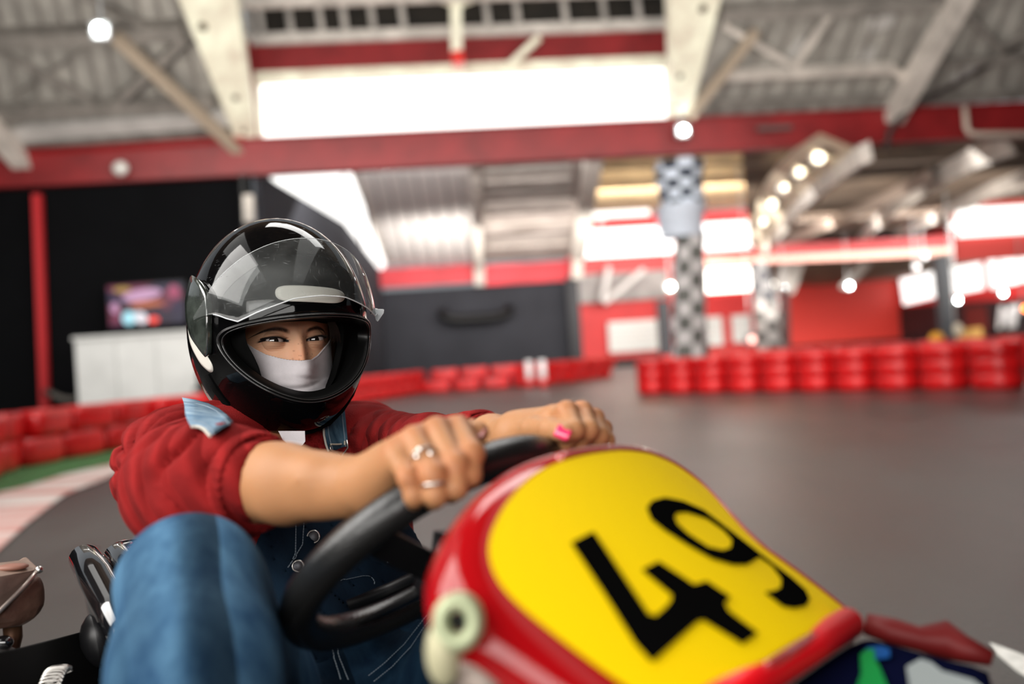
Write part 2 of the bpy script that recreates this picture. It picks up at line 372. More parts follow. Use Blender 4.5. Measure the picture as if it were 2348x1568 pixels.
wallrect('trim_15', 1310, 1530, 618, 690, D2 - .3, .1, mat('pale_shed_roof', (0.36, 0.33, 0.32), .7, var=.3, vscale=1.2))
wallrect('trim_16', 1310, 1812, 592, 616, D2 - .35, .1, mat('deep_red_paint', (0.5, 0.02, 0.02), .5))
for a, b, w in (((1395, 612), (1380, 690), .42), ((1475, 618), (1385, 695), .42), ((1490, 372), (1372, 512), .4), ((1405, 372), (1330, 480), .0)):
    if w: MB().bar(bp(*a, D2 - 1), bp(*b, D2 - 1), w, .2).build('roof_brace', mat('white_steel', (.72, .68, .66), .6))['kind'] = 'structure'
wallrect('trim_17', 1332, 1490, 482, 497, D2 - 1.5, .1, mat('daylit_slot', (.9, .9, .9), .5, emit=(1, 1, 1), es=.55))
for i, (l, r, t, b) in enumerate([(1395, 1515, 735, 805), (1612, 1656, 726, 792), (1678, 1722, 722, 784), (1742, 1792, 716, 780)]):
    x0, x1, z0, z1 = prect(l, r, t, b, D2 - .2)
    o = MB().bb(x0, x1, D2 - .28, D2 - .2, z0, z1).build('wall_poster', mat('poster_paper', (.78, .77, .74), .6))
    for q in range(1, 6):
        MB().bb(x0 + .15, x1 - .15, D2 - .30, D2 - .28, z0 + (z1 - z0) * q / 6.5, z0 + (z1 - z0) * q / 6.5 + .03).build('printed_line', mat('grey_print', (.5, .5, .5), .6), o)
    tag(o, ['white notice board left of the tall chequered pillar on the far red wall', 'white notice board just right of the tall chequered pillar', 'white notice board just left of the thin chequered pillar', 'white notice board right behind the thin chequered pillar'][i], 'notice board', 'white notice boards on the far red wall')
# tan and brown roofs over the rear halls
def onrear(px, py, z0=4.6, k=0.03, d0=30):
    n = (BZ + BY * k).normalized(); return onplane(px, py, B(0, d0, z0), n)
zt2 = bp(1430, 488, D2).z
def rr(px, py, lift=0): 
    k = (bp(1430, 372, 24).z - zt2) / (D2 - 24); n = (BZ + BY * k).normalized()
    return onplane(px, py, B(0, D2, zt2) + n * lift, n)
quad3('ceiling_rear', [rr(1290, 500), rr(1760, 470), rr(1760, 345), rr(1290, 360)], TAN)
MB().bar(rr(1325, 388, -.1), rr(1760, 372, -.1), .12, .1).build('roof_batten', BROWN)['kind'] = 'structure'
# right roof
zr = bp(1960, 545, 42).z
def rr2(px, py, lift=0):
    k = (bp(2000, 345, 20).z - zr) / (42 - 20); n = (BZ + BY * k).normalized()
    return onplane(px, py, B(0, 42, zr) + n * lift, n)
quad3('ceiling_right_rear', [rr2(1720, 565), rr2(2500, 520), rr2(2600, 290), rr2(1700, 345)], BROWN)
for i in range(7):
    y = 380 + i * 24
    MB().bar(rr2(1780, y + 10, -.05), rr2(2400, y - 25, -.05), .08, .06).build('roof_batten', mat('batten_brown', (.25, .19, .15), .8))['kind'] = 'structure'
def curved(pts, w, m, lift=-.3, d1=None, name='roof_rafter', h=.2):
    n = len(pts); P = [rr2(px, py, lift) for px, py in pts]
    mb = MB(); V = []; F = []
    for i, p in enumerate(P):
        t = (P[min(i + 1, n - 1)] - P[max(i - 1, 0)]); t = Vector((t.x, 0.2 * t.y, t.z)).normalized(); s = t.cross(BY).normalized()
        V += [p + s * w / 2 - BY * h / 2, p - s * w / 2 - BY * h / 2, p - s * w / 2 + BY * h / 2, p + s * w / 2 + BY * h / 2]
    for i in range(n - 1):
        for k in range(4): F.append((i * 4 + k, i * 4 + (k + 1) % 4, i * 4 + 4 + (k + 1) % 4, i * 4 + 4 + k))
    F += [(0, 1, 2, 3), (n * 4 - 4, n * 4 - 3, n * 4 - 2, n * 4 - 1)]
    o = mb.add(V, F).build(name, m); o['kind'] = 'structure'; return o
curved([(1965, 562), (1992, 528), (2040, 482), (2100, 437), (2165, 398), (2235, 362), (2310, 332)], .45, PALE)
curved([(1795, 560), (1860, 530), (1930, 500), (2000, 468), (2060, 440), (2130, 402)], .32, mat('brown_steel', (.36, .28, .23), .6))
curved([(2050, 540), (2120, 510), (2200, 470), (2280, 430), (2360, 402)], .32, PALE)
curved([(2180, 500), (2260, 452), (2360, 418)], .2, PALE)
# castellated curved girder: two chords and a web with round openings, added glow balls behind for the bright patches
N = 7
ctr = [(1738, 575), (1752, 530), (1772, 486), (1800, 444), (1836, 404), (1882, 366), (1940, 332)]
low = [(1752, 580), (1778, 540), (1810, 500), (1845, 462), (1885, 426), (1930, 390), (1985, 350)]
top = [(1728, 556), (1733, 505), (1742, 458), (1760, 414), (1790, 374), (1830, 338), (1880, 305)]
dd = [rr2(*p, -.85).dot(BY) for p in low]
T = [bp(*p, d) for p, d in zip(top, dd)]; Lw = [bp(*p, d) for p, d in zip(low, dd)]
mb = MB()
for i in range(6):
    A, Bq, C, Dq = Lw[i], Lw[i + 1], T[i + 1], T[i]
    cc = (A + Bq + C + Dq) / 4; sq = []; ci = []
    for k in range(16):
        a = 2 * PI * k / 16; u, v = math.cos(a), math.sin(a); mx = max(abs(u), abs(v)); us, vs = u / mx, v / mx
        def bil(u, v): return A * (1 - u) * (1 - v) / 4 + Bq * (1 + u) * (1 - v) / 4 + C * (1 + u) * (1 + v) / 4 + Dq * (1 - u) * (1 + v) / 4
        sq.append(bil(us, vs)); ci.append(bil(u * .42, v * .42))
    V = sq + ci + [v + BY * .12 for v in sq + ci]
    F = []
    for k in range(16):
        l = (k + 1) % 16
        F += [(k, l, 16 + l, 16 + k), (32 + k, 48 + k, 48 + l, 32 + l), (16 + k, 16 + l, 48 + l, 48 + k)]
    mb.add(V, F)
mb.build('castellated_girder', mat('cream_girder', (.86, .74, .56), .6))['kind'] = 'structure'
curved(low, .30, PALE, -.95, h=.4)
for i in range(6):
    cc = (Lw[i] + Lw[i + 1] + T[i] + T[i + 1]) / 4
    if i in (1, 2, 3, 4, 5):
        o = empty('roof_spotlight', cc + BY * .5, ['warm round roof lamp behind the lowest opening of the curved girder', 'warm round roof lamp behind the second opening of the curved girder', 'warm round roof lamp behind the third opening of the curved girder', 'warm round roof lamp behind the fourth opening of the curved girder', 'warm round roof lamp behind the top opening of the curved girder'][i - 1], 'lamp', 'roof lamps seen through the curved girder')
        MB().ball(cc + BY * .5, .06 + .02 * (i % 3), 12).build('lens', mat('warm_spot_lens', (1, 1, 1), .3, emit=(1, .9, .66), es=3.5), o, True)  # the added glow ball itself, no lamp lens
        MB().ball(cc + BY * .62, .13, 12, (1, .6, 1)).build('housing', PALE, o, True)
        o2 = MB().bar(cc + BY * .65, cc + BY * .65 + BZ * .3, .04).build('stem', PALE, o)
# red beam of the right hall and its cream conduit
MB().bar(bp(1735, 578, 38), bp(2420, 545, 36), .3, .5).build('ceiling_beam', mat('far_red_beam_paint', (0.42, 0.015, 0.018), .5))['kind'] = 'structure'
MB().bar(bp(1615, 602, 36), bp(2420, 566, 34), .3, .26).build('trim_18', mat('rosy_conduit', (.62, .30, .24), .6))['kind'] = 'structure'
quad3('ceiling_right_low', [bp(1800, 668, 46), bp(2190, 632, 46), bp(2420, 570, 33), bp(1720, 600, 37)], mat('brown_grey_roof_boards', (.25, .19, .13), .8, var=.4, vscale=1.2))
for a, b, w in (((1820, 600), (1795, 672), 0.9), ((1990, 600), (1935, 660), .5), ((2150, 595), (2100, 612), .4)):
    MB().bar(bp(*a, 37), bp(*b, 38), w, .15).build('roof_brace', PALE)['kind'] = 'structure'
# lit red wall, right
MB().bb(bp(1806, 700, D2 - .4).dot(BX), bp(2066, 700, D2 - .4).dot(BX), D2 - .4, D2 - .2, 0, bp(1935, 642, D2).z).build('wall_far_right', mat('orange_red_wall_paint', (.78, .045, .03), .5))['kind'] = 'structure'
MB().bb(bp(1806, 700, D2 - .6).dot(BX), bp(2066, 700, D2 - .6).dot(BX), D2 - .6, D2 - .4, 0, bp(1935, 784, D2).z).build('baseboard_far_right', BLACKP)['kind'] = 'structure'
# receding side wall with windows and dark shop fronts
PA = bp(2066, 700, D2 - .4); PB = bp(2420, 700, 33); PA.z = PB.z = 0
WD = (PB - PA).normalized(); WN = WD.cross(BZ)
if WN.y > 0: WN = -WN
def onside(px, py, off=0.0): return onplane(px, py, PA + WN * off, WN)
def sidequad(name, pts, m, off, th=.06, kind='structure'):
    P = [onside(px, py, off) for px, py in pts]; o = MB().hexa(P + [p + WN * th for p in P]).build(name, m)
    if kind: o['kind'] = kind
    return o
sidequad('wall_right', [(2066, 822), (2480, 800), (2480, 380), (2066, 560)], REDWALL, 0, .05)
sidequad('trim_19', [(2066, 812), (2480, 800), (2480, 676), (2066, 702)], mat('dark_shopfront', (.012, .012, .014), .4), .06)
sidequad('window_7', [(2075, 698), (2152, 680), (2146, 621), (2066, 640)], GLASS_LIT, .1)
sidequad('window_8', [(2182, 676), (2256, 662), (2250, 600), (2174, 613)], GLASS_LIT, .1)
sidequad('window_9', [(2275, 662), (2420, 630), (2412, 565), (2264, 590)], GLASS_LIT, .1)
wallrect('wall_upper_right', 2190, 2520, 455, 590, 30.3, .2, mat('salmon_red_paint', (.62, .06, .05), .6))
wallrect('window_10', 2196, 2520, 470, 533, 30.1, .1, GLASS_LIT)
MB().bar(bp(2185, 520, 29), bp(2232, 478, 29), .5, .1).build('window_11', GLASS_LIT)['kind'] = 'structure'
MB().bar(bp(2155, 585, 28), bp(2178, 830, 28), .34, .34, BY).build('wall_column', mat('slate_column', (.06, .065, .075), .5))['kind'] = 'structure'
sidequad('shop_panel', [(2220, 800), (2270, 798), (2262, 700), (2216, 705)], mat('dark_red_panel', (.14, .015, .012), .5), .14)
o = sidequad('shop_counter', [(2195, 782), (2255, 776), (2252, 750), (2195, 756)], mat('amber_counter', (.62, .36, .10), .5), .5, .3, None); tag(o, 'amber counter front at the dark shop on the far right', 'counter')
# shop lettering at the right edge of the picture
tc = bpy.data.curves.new('lettering', 'FONT'); tc.body = 'MI'; tc.size = 2.2; tc.extrude = .03; tc.shear = .3; tc.offset = .03
lo = bpy.data.objects.new('shop_lettering', tc); COL.objects.link(lo)
xx = WD; zz = BZ; yy = -WN
Mx = Matrix((xx, zz, WN)).transposed().to_4x4(); Mx.translation = onside(2286, 752, .2); lo.matrix_world = Mx
tc.size = (onside(2286, 700, .2) - onside(2286, 752, .2)).length * 1.35
tc.materials.append(mat('white_letters', (.8, .8, .8), .5)); bpy.context.view_layer.update(); lme = bpy.data.meshes.new_from_object(lo); lm = lo.matrix_world.copy(); bpy.data.objects.remove(lo); lo = bpy.data.objects.new('shop_lettering', lme); COL.objects.link(lo); lo.matrix_world = lm; tag(lo, 'large white slanted letters on the dark shop front at the right edge', 'lettering')
# chequered pillars
def checker(name, c1, c2, sx, sz, r=.6):
    m = bpy.data.materials.new(name); m.use_nodes = True; nt = m.node_tree; b = nt.nodes['Principled BSDF']
    u = nt.nodes.new('ShaderNodeUVMap'); ch = nt.nodes.new('ShaderNodeTexChecker'); mp = nt.nodes.new('ShaderNodeMapping'); mp.inputs['Scale'].default_value = (sx, sz, 1)
    nt.links.new(u.outputs[0], mp.inputs[0]); nt.links.new(mp.outputs[0], ch.inputs[0]); ch.inputs[1].default_value = (*c1, 1); ch.inputs[2].default_value = (*c2, 1); ch.inputs[3].default_value = 1
    nt.links.new(ch.outputs[0], b.inputs[0]); b.inputs['Roughness'].default_value = r; return m
def wrap(name, a, b, ra, rb, m, parent, rings=24, seg=40, lump=.0):
    V = []; F = []; UV = []
    t = (b - a).normalized()
    for i in range(rings + 1):
        k = i / rings; p = a.lerp(b, k); r = ra + (rb - ra) * k
        for j in range(seg + 1):
            an = 2 * PI * j / seg; rr_ = r * (1 + lump * math.sin(an * 3 + k * 9) * math.sin(k * 14 + an * 2))
            V.append(p + BX * rr_ * math.cos(an) + BY * rr_ * math.sin(an)); UV.append((j / seg, k))
    for i in range(rings):
        for j in range(seg): q = i * (seg + 1) + j; F.append((q, q + 1, q + seg + 2, q + seg + 1))
    me = bpy.data.meshes.new(name); me.from_pydata([tuple(v) for v in V], [], F); uv = me.uv_layers.new(name='UVMap')
    for l in me.loops: uv.data[l.index].uv = UV[l.vertex_index]
    return link(name, me, m, parent, True)
p1 = empty('chequered_pillar', bp(1585, 830, 18.9), 'tall pillar wrapped in black and white chequered cloth under the red beam', 'pillar')
wrap('upper_wrap', bp(1566, 480, 18.7), bp(1556, 372, 18.6), .40, .46, checker('chequer_bold', (.72, .80, .92), (.02, .03, .05), 10, 5), p1, lump=.12)
wrap('white_band', bp(1562, 545, 18.8), bp(1562, 470, 18.7), .40, .47, mat('white_cloth_band', (.62, .68, .78), .7, bump=.5, bscale=12), p1, lump=.08)
wrap('lower_wrap', bp(1590, 1010, 18.9), bp(1580, 535, 18.8), .37, .28, checker('chequer_soft', (.55, .52, .52), (.10, .10, .09), 7, 15), p1, 60, lump=.16)
p2 = empty('chequered_pillar', bp(1770, 830, 27), 'thinner chequered pillar further back between the white notice boards', 'pillar')
wrap('upper_wrap', bp(1756, 690, 26.9), bp(1738, 600, 26.8), .34, .24, checker('chequer_far', (.26, .25, .25), (.05, .05, .06), 6, 4), p2, lump=.12)
wrap('lower_wrap', bp(1780, 900, 27), bp(1756, 690, 26.9), .40, .34, checker('chequer_far2', (.62, .58, .56), (.20, .19, .18), 6, 9), p2, lump=.16)
MB().bar(bp(1800, 660, 30), bp(1804, 830, 30), .2, .2, BY).build('wall_column', mat('brown_column', (.10, .04, .04), .5))['kind'] = 'structure'
MB().bar(bp(1519, 690, 40), bp(1530, 845, 40), .5, .4, BY).build('wall_column', mat('dark_column_paint', (.025, .025, .03), .6))['kind'] = 'structure'
# lamps
def lamp(px, py, d, r, m, label, group=None, stem=None, cat='lamp'):
    c = bp(px, py, d); o = empty('flood_lamp', c, label, cat, group)
    MB().ball(c, r * .62, 14, (1, .5, 1)).build('lens', m, o, True)
    MB().obox(c + BY * r * .9, BX, BY, BZ, r * 1.15, r * .45, r * 1.1).build('housing', mat('lamp_housing', (.35, .35, .35), .5), o, bevel=r * .2)
    if stem: MB().bar(c + BY * r * 1.2, c + BY * r * 1.2 + BZ * stem, .03).build('hanger', MATS['lamp_housing'], o)
    return o
lamp(226, 66, 15.2, .13, LAMP, 'bright round floodlight under the roof at the upper left', None, 1.0)
lamp(1568, 298, 17.7, .11, LAMP, 'bright round floodlight on the red beam above the chequered pillar', None, .3)
farl = 'hanging lamps in the far hall'
lamp(1538, 657, 36, .17, LAMPW, 'warm round lamp just left of the tall chequered pillar', farl, 2)
lamp(1801, 664, 36, .13, LAMP, 'round lamp between the thin chequered pillar and the lit red wall', farl, 2)
lamp(1948, 655, 36, .12, LAMP, 'round lamp hanging in front of the middle of the lit red wall', farl, 2)
lamp(2197, 688, 33, .10, LAMP, 'round lamp below the middle bright window on the right', farl, 2)
lamp(2301, 671, 31, .10, LAMP, 'round lamp below the rightmost bright window', farl, 2)
lamp(2352, 707, 30, .12, mat('orange_lens', (1, .3, .05), .4, emit=(1, .16, .02), es=14), 'small orange light at the right edge beside the white letters', None, 1)
lamp(1725, 778, 26, .14, mat('pinkish_lens', (1, .6, .55), .4, emit=(1, .5, .42), es=3), 'soft pink light low in front of the thin chequered pillar', None, .2)
lamp(2117, 400, 27, .07, mat('cool_small_lens', (1, 1, 1), .3, emit=(.8, .8, 1), es=8), 'small bluish spotlight on the curved rafter at the upper right', None, .2)
lamp(2290, 423, 27, .09, mat('dim_lens', (1, 1, 1), .3, emit=(1, .85, .8), es=2.2), 'small pale spotlight above the upper right window', None, .2)
lamp(2103, 612, 34, .10, MATS['dim_lens'], 'pale lilac spotlight, lower one of the close pair left of the slate column', 'pair of spotlights by the slate column', .2)
lamp(2122, 588, 34, .10, MATS['dim_lens'], 'pale lilac spotlight, upper one of the close pair left of the slate column', 'pair of spotlights by the slate column', .2)
c = bp(276, 386, 17.8); o = empty('security_camera', c, 'small white dome device on the red beam at the left above the black wall', 'security camera')
MB().ball(c, .14, 16, (1, .8, .9)).build('dome', mat('white_plastic', (.75, .74, .7), .4), o, True); MB().bar(c, c + BY * .2, .1).build('bracket', PALE, o)
# yellow and white blurs near the shop
c = bp(2148, 778, 24); o = empty('marker_ball', c, 'orange yellow ball shaped marker standing behind the red barrels on the right', 'marker')
MB().ball(c, .19, 18).build('ball', mat('orange_yellow_plastic', (.9, .42, .03), .5), o, True); MB().bar(c - BZ * c.z, c, .05).build('stand', BLACKP, o)
c = bp(2197, 757, 27); o = empty('hanging_bag', c, 'cream oval bag hanging beside the slate column', 'bag')
MB().ball(c, .2, 18, (.7, .6, 1)).build('bag_body', mat('cream_cloth', (.72, .64, .5), .7), o, True); MB().tube([c + BZ * .18, c + BZ * .9], .012, 6).build('strap', BLACKP, o)
# television, white counter, stanchion rope and trough on the middle wall
x0, x1, z0, z1 = prect(243, 428, 646, 752, 17.8)
tv = empty('television', B((x0 + x1) / 2, 17.8, z0), 'wall television showing a colourful picture on the black wall', 'television')
MB().bb(x0, x1, 17.8, 17.92, z0, z1).build('tv_frame', BLACKP, tv, bevel=.02)
scr = bpy.data.materials.new('tv_picture'); scr.use_nodes = True; nt = scr.node_tree; b = nt.nodes['Principled BSDF']
vt = nt.nodes.new('ShaderNodeTexVoronoi'); vt.inputs['Scale'].default_value = 3.2
tc_ = nt.nodes.new('ShaderNodeTexCoord'); mp_ = nt.nodes.new('ShaderNodeMapping'); mp_.inputs['Scale'].default_value = (1, 1, 1.6); nt.links.new(tc_.outputs['Object'], mp_.inputs[0]); nt.links.new(mp_.outputs[0], vt.inputs[0])
rp = nt.nodes.new('ShaderNodeValToRGB'); rp.color_ramp.interpolation = 'CONSTANT'; e = rp.color_ramp.elements
e[0].color = (.03, .01, .06, 1); e[1].position = .3; e[1].color = (.35, .03, .12, 1)
for pos, c_ in ((.45, (.04, .01, .10)), (.6, (.25, .06, .02)), (.72, (.03, .02, .09)), (.85, (.30, .04, .10))):
    el = e.new(pos); el.color = (*c_, 1)
sp = nt.nodes.new('ShaderNodeSeparateColor'); nt.links.new(vt.outputs['Color'], sp.inputs[0]); nt.links.new(sp.outputs[0], rp.inputs[0])
nt.links.new(rp.outputs[0], b.inputs['Emission Color']); b.inputs['Emission Strength'].default_value = .35; b.inputs['Base Color'].default_value = (0, 0, 0, 1)
MB().bb(x0 + .05, x1 - .05, 17.77, 17.80, z0 + .06, z1 - .04).build('screen', scr, tv)
def glow(name, px, py, rx, rz, col, es, rot=0):
    p = bp(px, py, 17.75); n = 16; ca, sa = math.cos(rot), math.sin(rot)
    V = [p + BX * (math.cos(a) * rx * ca - math.sin(a) * rz * sa) + BZ * (math.cos(a) * rx * sa + math.sin(a) * rz * ca) for a in np.linspace(0, 2 * PI, n, endpoint=False)]
    MB().add(V + [v + BY * .01 for v in V], [tuple(range(n)), tuple(range(2 * n - 1, n - 1, -1))] + [(i, (i + 1) % n, n + (i + 1) % n, n + i) for i in range(n)]).build(name, mat('screen_' + name, (0, 0, 0), .5, emit=col, es=es), tv)
glow('picture_banner', 325, 676, .34, .10, (.8, .45, .7), .6, .12); glow('picture_flame', 335, 697, .3, .05, (.6, .15, .05), .8); glow('picture_car', 296, 729, .12, .12, (.35, .7, .8), 1.0)
glow('picture_figure', 322, 728, .13, .10, (.8, .75, .8), .9, -.6); glow('picture_light', 352, 733, .09, .06, (.9, .06, .04), 1.2); glow('picture_moon', 263, 706, .07, .1, (.6, .3, .5), .7); glow('picture_tree', 398, 668, .1, .12, (.35, .05, .12), .9); glow('picture_sign', 280, 664, .15, .05, (.35, .22, .04), .9)
x0, x1, z0, z1 = prect(175, 452, 764, 930, 16.6)
ct = empty('service_counter', B((x0 + x1) / 2, 16.6, 0), 'large plain white counter standing below the television', 'counter')
MB().bb(x0, x1, 16.6, 17.2, 0, z1 - .05).build('front_panel', WHITEP, ct); MB().bb(x0 - .03, x1 + .03, 16.55, 17.25, z1 - .05, z1).build('counter_top', WHITEP, ct)
for k in (1, 2): MB().bb(x0 + (x1 - x0) * k / 3 - .008, x0 + (x1 - x0) * k / 3 + .008, 16.585, 16.6, .02, z1 - .06).build('panel_joint', mat('joint_grey', (.42, .43, .42), .6), ct)
c = bp(472, 900, 16.0); ch = empty('stool', Vector((c.x, c.y, 0)), 'dark stool with a backrest beside the white counter left of the helmet', 'stool')
MB().ball(bp(470, 868, 16), .13, 14, (1, .6, 2.1)).build('backrest', BLACKP, ch, True); MB().bar(Vector((c.x, c.y, 0)), Vector((c.x, c.y, .6)), .08).build('pedestal', BLACKP, ch); MB().ball((c.x, c.y, .62), .2, 14, (1, 1, .3)).build('seat', BLACKP, ch, True)
tag(MB().tube([bp(104, 898, 17.83), bp(112, 900, 17.2), bp(135, 912, 16.9), bp(165, 918, 16.9), bp(166, 916, 16.9), bp(177, 912, 16.9)], .05, 8).build('barrier_rope', mat('grey_rope', (.10, .09, .08), .7), smooth=True), 'slack grey barrier rope hanging between the red post and the white counter', 'rope')
tp = [bp(1012, 712, 29.6), bp(1020, 728, 29.55), bp(1050, 733, 29.5), bp(1100, 730, 29.5), bp(1140, 727, 29.5), bp(1162, 720, 29.55), bp(1168, 702, 29.6)]
o = empty('wall_trough', tp[3], 'long black curved trough mounted on the middle grey wall', 'trough'); MB().tube(tp, .15, 10).build('trough_body', BLACKP, o, True); MB().bar(tp[3], tp[3] + BY * .6, .1).build('bracket', BLACKP, o)
for px, s in ((1213, 'left'), (1243, 'right')):
    c = onfloor(px + 2, 888); o = empty('marker_post', Vector((c.x, c.y - .4, 0)), '%s one of two small white marker posts before the middle grey wall' % s, 'marker post', 'pair of small white marker posts')
    q = Vector((c.x, c.y - .4, 0)); MB().tube([q, q + BZ * .66], .085, 10).build('post', mat('white_post', (.75, .72, .72), .5), o, True); MB().tube([q, q + BZ * .2], .11, 10).build('base', mat('red_post_base', (.6, .02, .02), .5), o, True)
# kerb, turf, painted lines
def strip(name, A, Bp, z, m, kind='structure', th=.006):
    V = []; F = []; n = len(A)
    for a, b in zip(A, Bp):
        pa = onfloor(*a); pb = onfloor(*b); V += [(pa.x, pa.y, z), (pb.x, pb.y, z), (pa.x, pa.y, z - th), (pb.x, pb.y, z - th)]
    for i in range(n - 1):
        q = i * 4; F += [(q, q + 1, q + 5, q + 4), (q, q + 4, q + 6, q + 2), (q + 1, q + 3, q + 7, q + 5)]
    o = MB().add(V, F).build(name, m)
    if kind: o['kind'] = kind
    return o
kerbm = bpy.data.materials.new('striped_kerb_paint'); kerbm.use_nodes = True; nt = kerbm.node_tree; b = nt.nodes['Principled BSDF']
tcn = nt.nodes.new('ShaderNodeTexCoord'); n1 = nt.nodes.new('ShaderNodeTexNoise'); mpn = nt.nodes.new('ShaderNodeMapping'); mpn.inputs['Rotation'].default_value = (0, 0, -.60); mpn.inputs['Scale'].default_value = (.35, 3.0, 1)
nt.links.new(tcn.outputs['Object'], mpn.inputs[0]); nt.links.new(mpn.outputs[0], n1.inputs[0]); n1.inputs['Scale'].default_value = 1.3; n1.inputs['Detail'].default_value = 3
r1 = nt.nodes.new('ShaderNodeValToRGB'); r1.color_ramp.elements[0].position = .44; r1.color_ramp.elements[0].color = (.62, .56, .52, 1); r1.color_ramp.elements[1].position = .6; r1.color_ramp.elements[1].color = (.50, .20, .17, 1)
nt.links.new(n1.outputs[0], r1.inputs[0]); nt.links.new(r1.outputs[0], b.inputs[0]); b.inputs['Roughness'].default_value = .6
strip('floor_kerb', [(-160, 1420), (-60, 1330), (0, 1262), (60, 1205), (150, 1135), (285, 1082), (450, 1035), (700, 980)], [(-300, 1230), (-100, 1165), (0, 1132), (60, 1118), (150, 1090), (285, 1060), (450, 1022), (700, 970)], .012, kerbm)
strip('turf_strip', [(-300, 1230), (-100, 1165), (0, 1132), (60, 1118), (150, 1090), (285, 1060), (450, 1022)], [(-300, 1140), (-100, 1100), (0, 1070), (60, 1055), (150, 1040), (285, 1018), (450, 985)], .02, mat('green_turf', (.035, .13, .03), .9, var=.4, vscale=14, bump=1, bscale=40), 'stuff', .02)
strip('floor_line', [(2270, 1478), (2330, 1500), (2420, 1535)], [(2276, 1492), (2332, 1540), (2420, 1590)], .006, mat('white_line_paint', (.62, .61, .57), .6, var=.15, vscale=20))
# ------------------------------------------------------------------ track barriers
BR = mat('red_barrier_plastic', (.62, .010, .012), .30, var=.3, vscale=3.0, rvar=.08)
def path_pts(pix, step):
    P = [onfloor(*p) for p in pix]; out = []; acc = 0; need = 0
    for a, b in zip(P, P[1:]):
        L = (b - a).length; t = (b - a) / L
        while need <= acc + L:
            out.append((a + t * (need - acc), t)); need += step
        acc += L
    return out
def rounded_block(Lx, Ly, z0, z1, bulges, n=24, e=.35):
    V = []; F = []; rows = []
    R = 8 * bulges
    for i in range(R + 1):
        k = i / R; z = z0 + (z1 - z0) * k
        s = .90 + .10 * abs(math.sin(PI * bulges * k)) ** .4
        if i in (0, R): s = .86
        for j in range(n):
            a = 2 * PI * j / n; c, q = math.cos(a), math.sin(a)
            V.append((Lx / 2 * s * math.copysign(abs(c) ** e, c), Ly / 2 * s * math.copysign(abs(q) ** e, q), z))
    for i in range(R):
        for j in range(n): l = (j + 1) % n; F.append((i * n + j, i * n + l, (i + 1) * n + l, (i + 1) * n + j))
    F.append(tuple(range(n))[::-1]); F.append(tuple(R * n + j for j in range(n)))
    me = bpy.data.meshes.new('block'); me.from_pydata(V, [], F); me.materials.append(BR); me.polygons.foreach_set('use_smooth', [True] * len(me.polygons)); return me
blk = rounded_block(.71, .32, 0, .272, 1)
left_line = [(-330, 1230), (-120, 1135), (0, 1085), (140, 1056), (285, 1030), (480, 1000), (640, 965), (830, 925), (960, 902), (1200, 886), (1300, 876), (1378, 868)]
for i, (p, t) in enumerate(path_pts(left_line, .765)):
    for tier in (0, 1):
        o = bpy.data.objects.new('barrier_block', blk); COL.objects.link(o)
        sh = .22 if tier else -.0
        o.location = (p.x + t.x * sh, p.y + t.y * sh, .022 + tier * .285); o.rotation_euler = (0, 0, math.atan2(t.y, t.x) + random.uniform(-.06, .06))
        tag(o, ('red plastic block in the %s tier of the long curved barrier behind the driver' % ('upper' if tier else 'lower')), 'barrier block', 'red barrier blocks, %s tier, behind the driver' % ('upper' if tier else 'lower'))
brl = rounded_block(.56, .56, 0, .575, 3, e=.75)
right_line = [(1508, 902), (1850, 897), (2100, 895), (2348, 892), (2470, 890)]
names = ['at the left end of the right hand row', 'second from the left end of the right hand row', 'third from the left end of the right hand row', 'fourth from the left end of the right hand row', 'fifth from the left end of the right hand row', 'sixth from the left end of the right hand row',
         'seventh from the left end of the right hand row', 'eighth from the left end of the right hand row', 'ninth from the left end of the right hand row', 'tenth from the left end of the right hand row', 'eleventh from the left end of the right hand row', 'twelfth from the left end of the right hand row', 'near the right picture edge', 'at the right picture edge']
for i, (p, t) in enumerate(path_pts(right_line, .675)):
    o = bpy.data.objects.new('tyre_stack', brl); COL.objects.link(o); o.location = (p.x, p.y + .3, .0); o.rotation_euler = (0, 0, math.atan2(t.y, t.x) + random.uniform(-.1, .1))
    tag(o, 'glossy red wrapped tyre stack ' + names[min(i, 13)], 'tyre stack', 'front row of red tyre stacks on the right')
back_line = [(1500, 890), (1560, 872), (1800, 866), (2100, 860), (2348, 852), (2450, 850)]
for i, (p, t) in enumerate(path_pts(back_line, .675)):
    if i < 5: continue
    o = bpy.data.objects.new('tyre_stack', brl); COL.objects.link(o); o.location = (p.x, p.y + .75, 0); o.rotation_euler = (0, 0, math.atan2(t.y, t.x))
    tag(o, 'red wrapped tyre stack in the rear row behind the right hand barrier', 'tyre stack', 'rear row of red tyre stacks on the right')
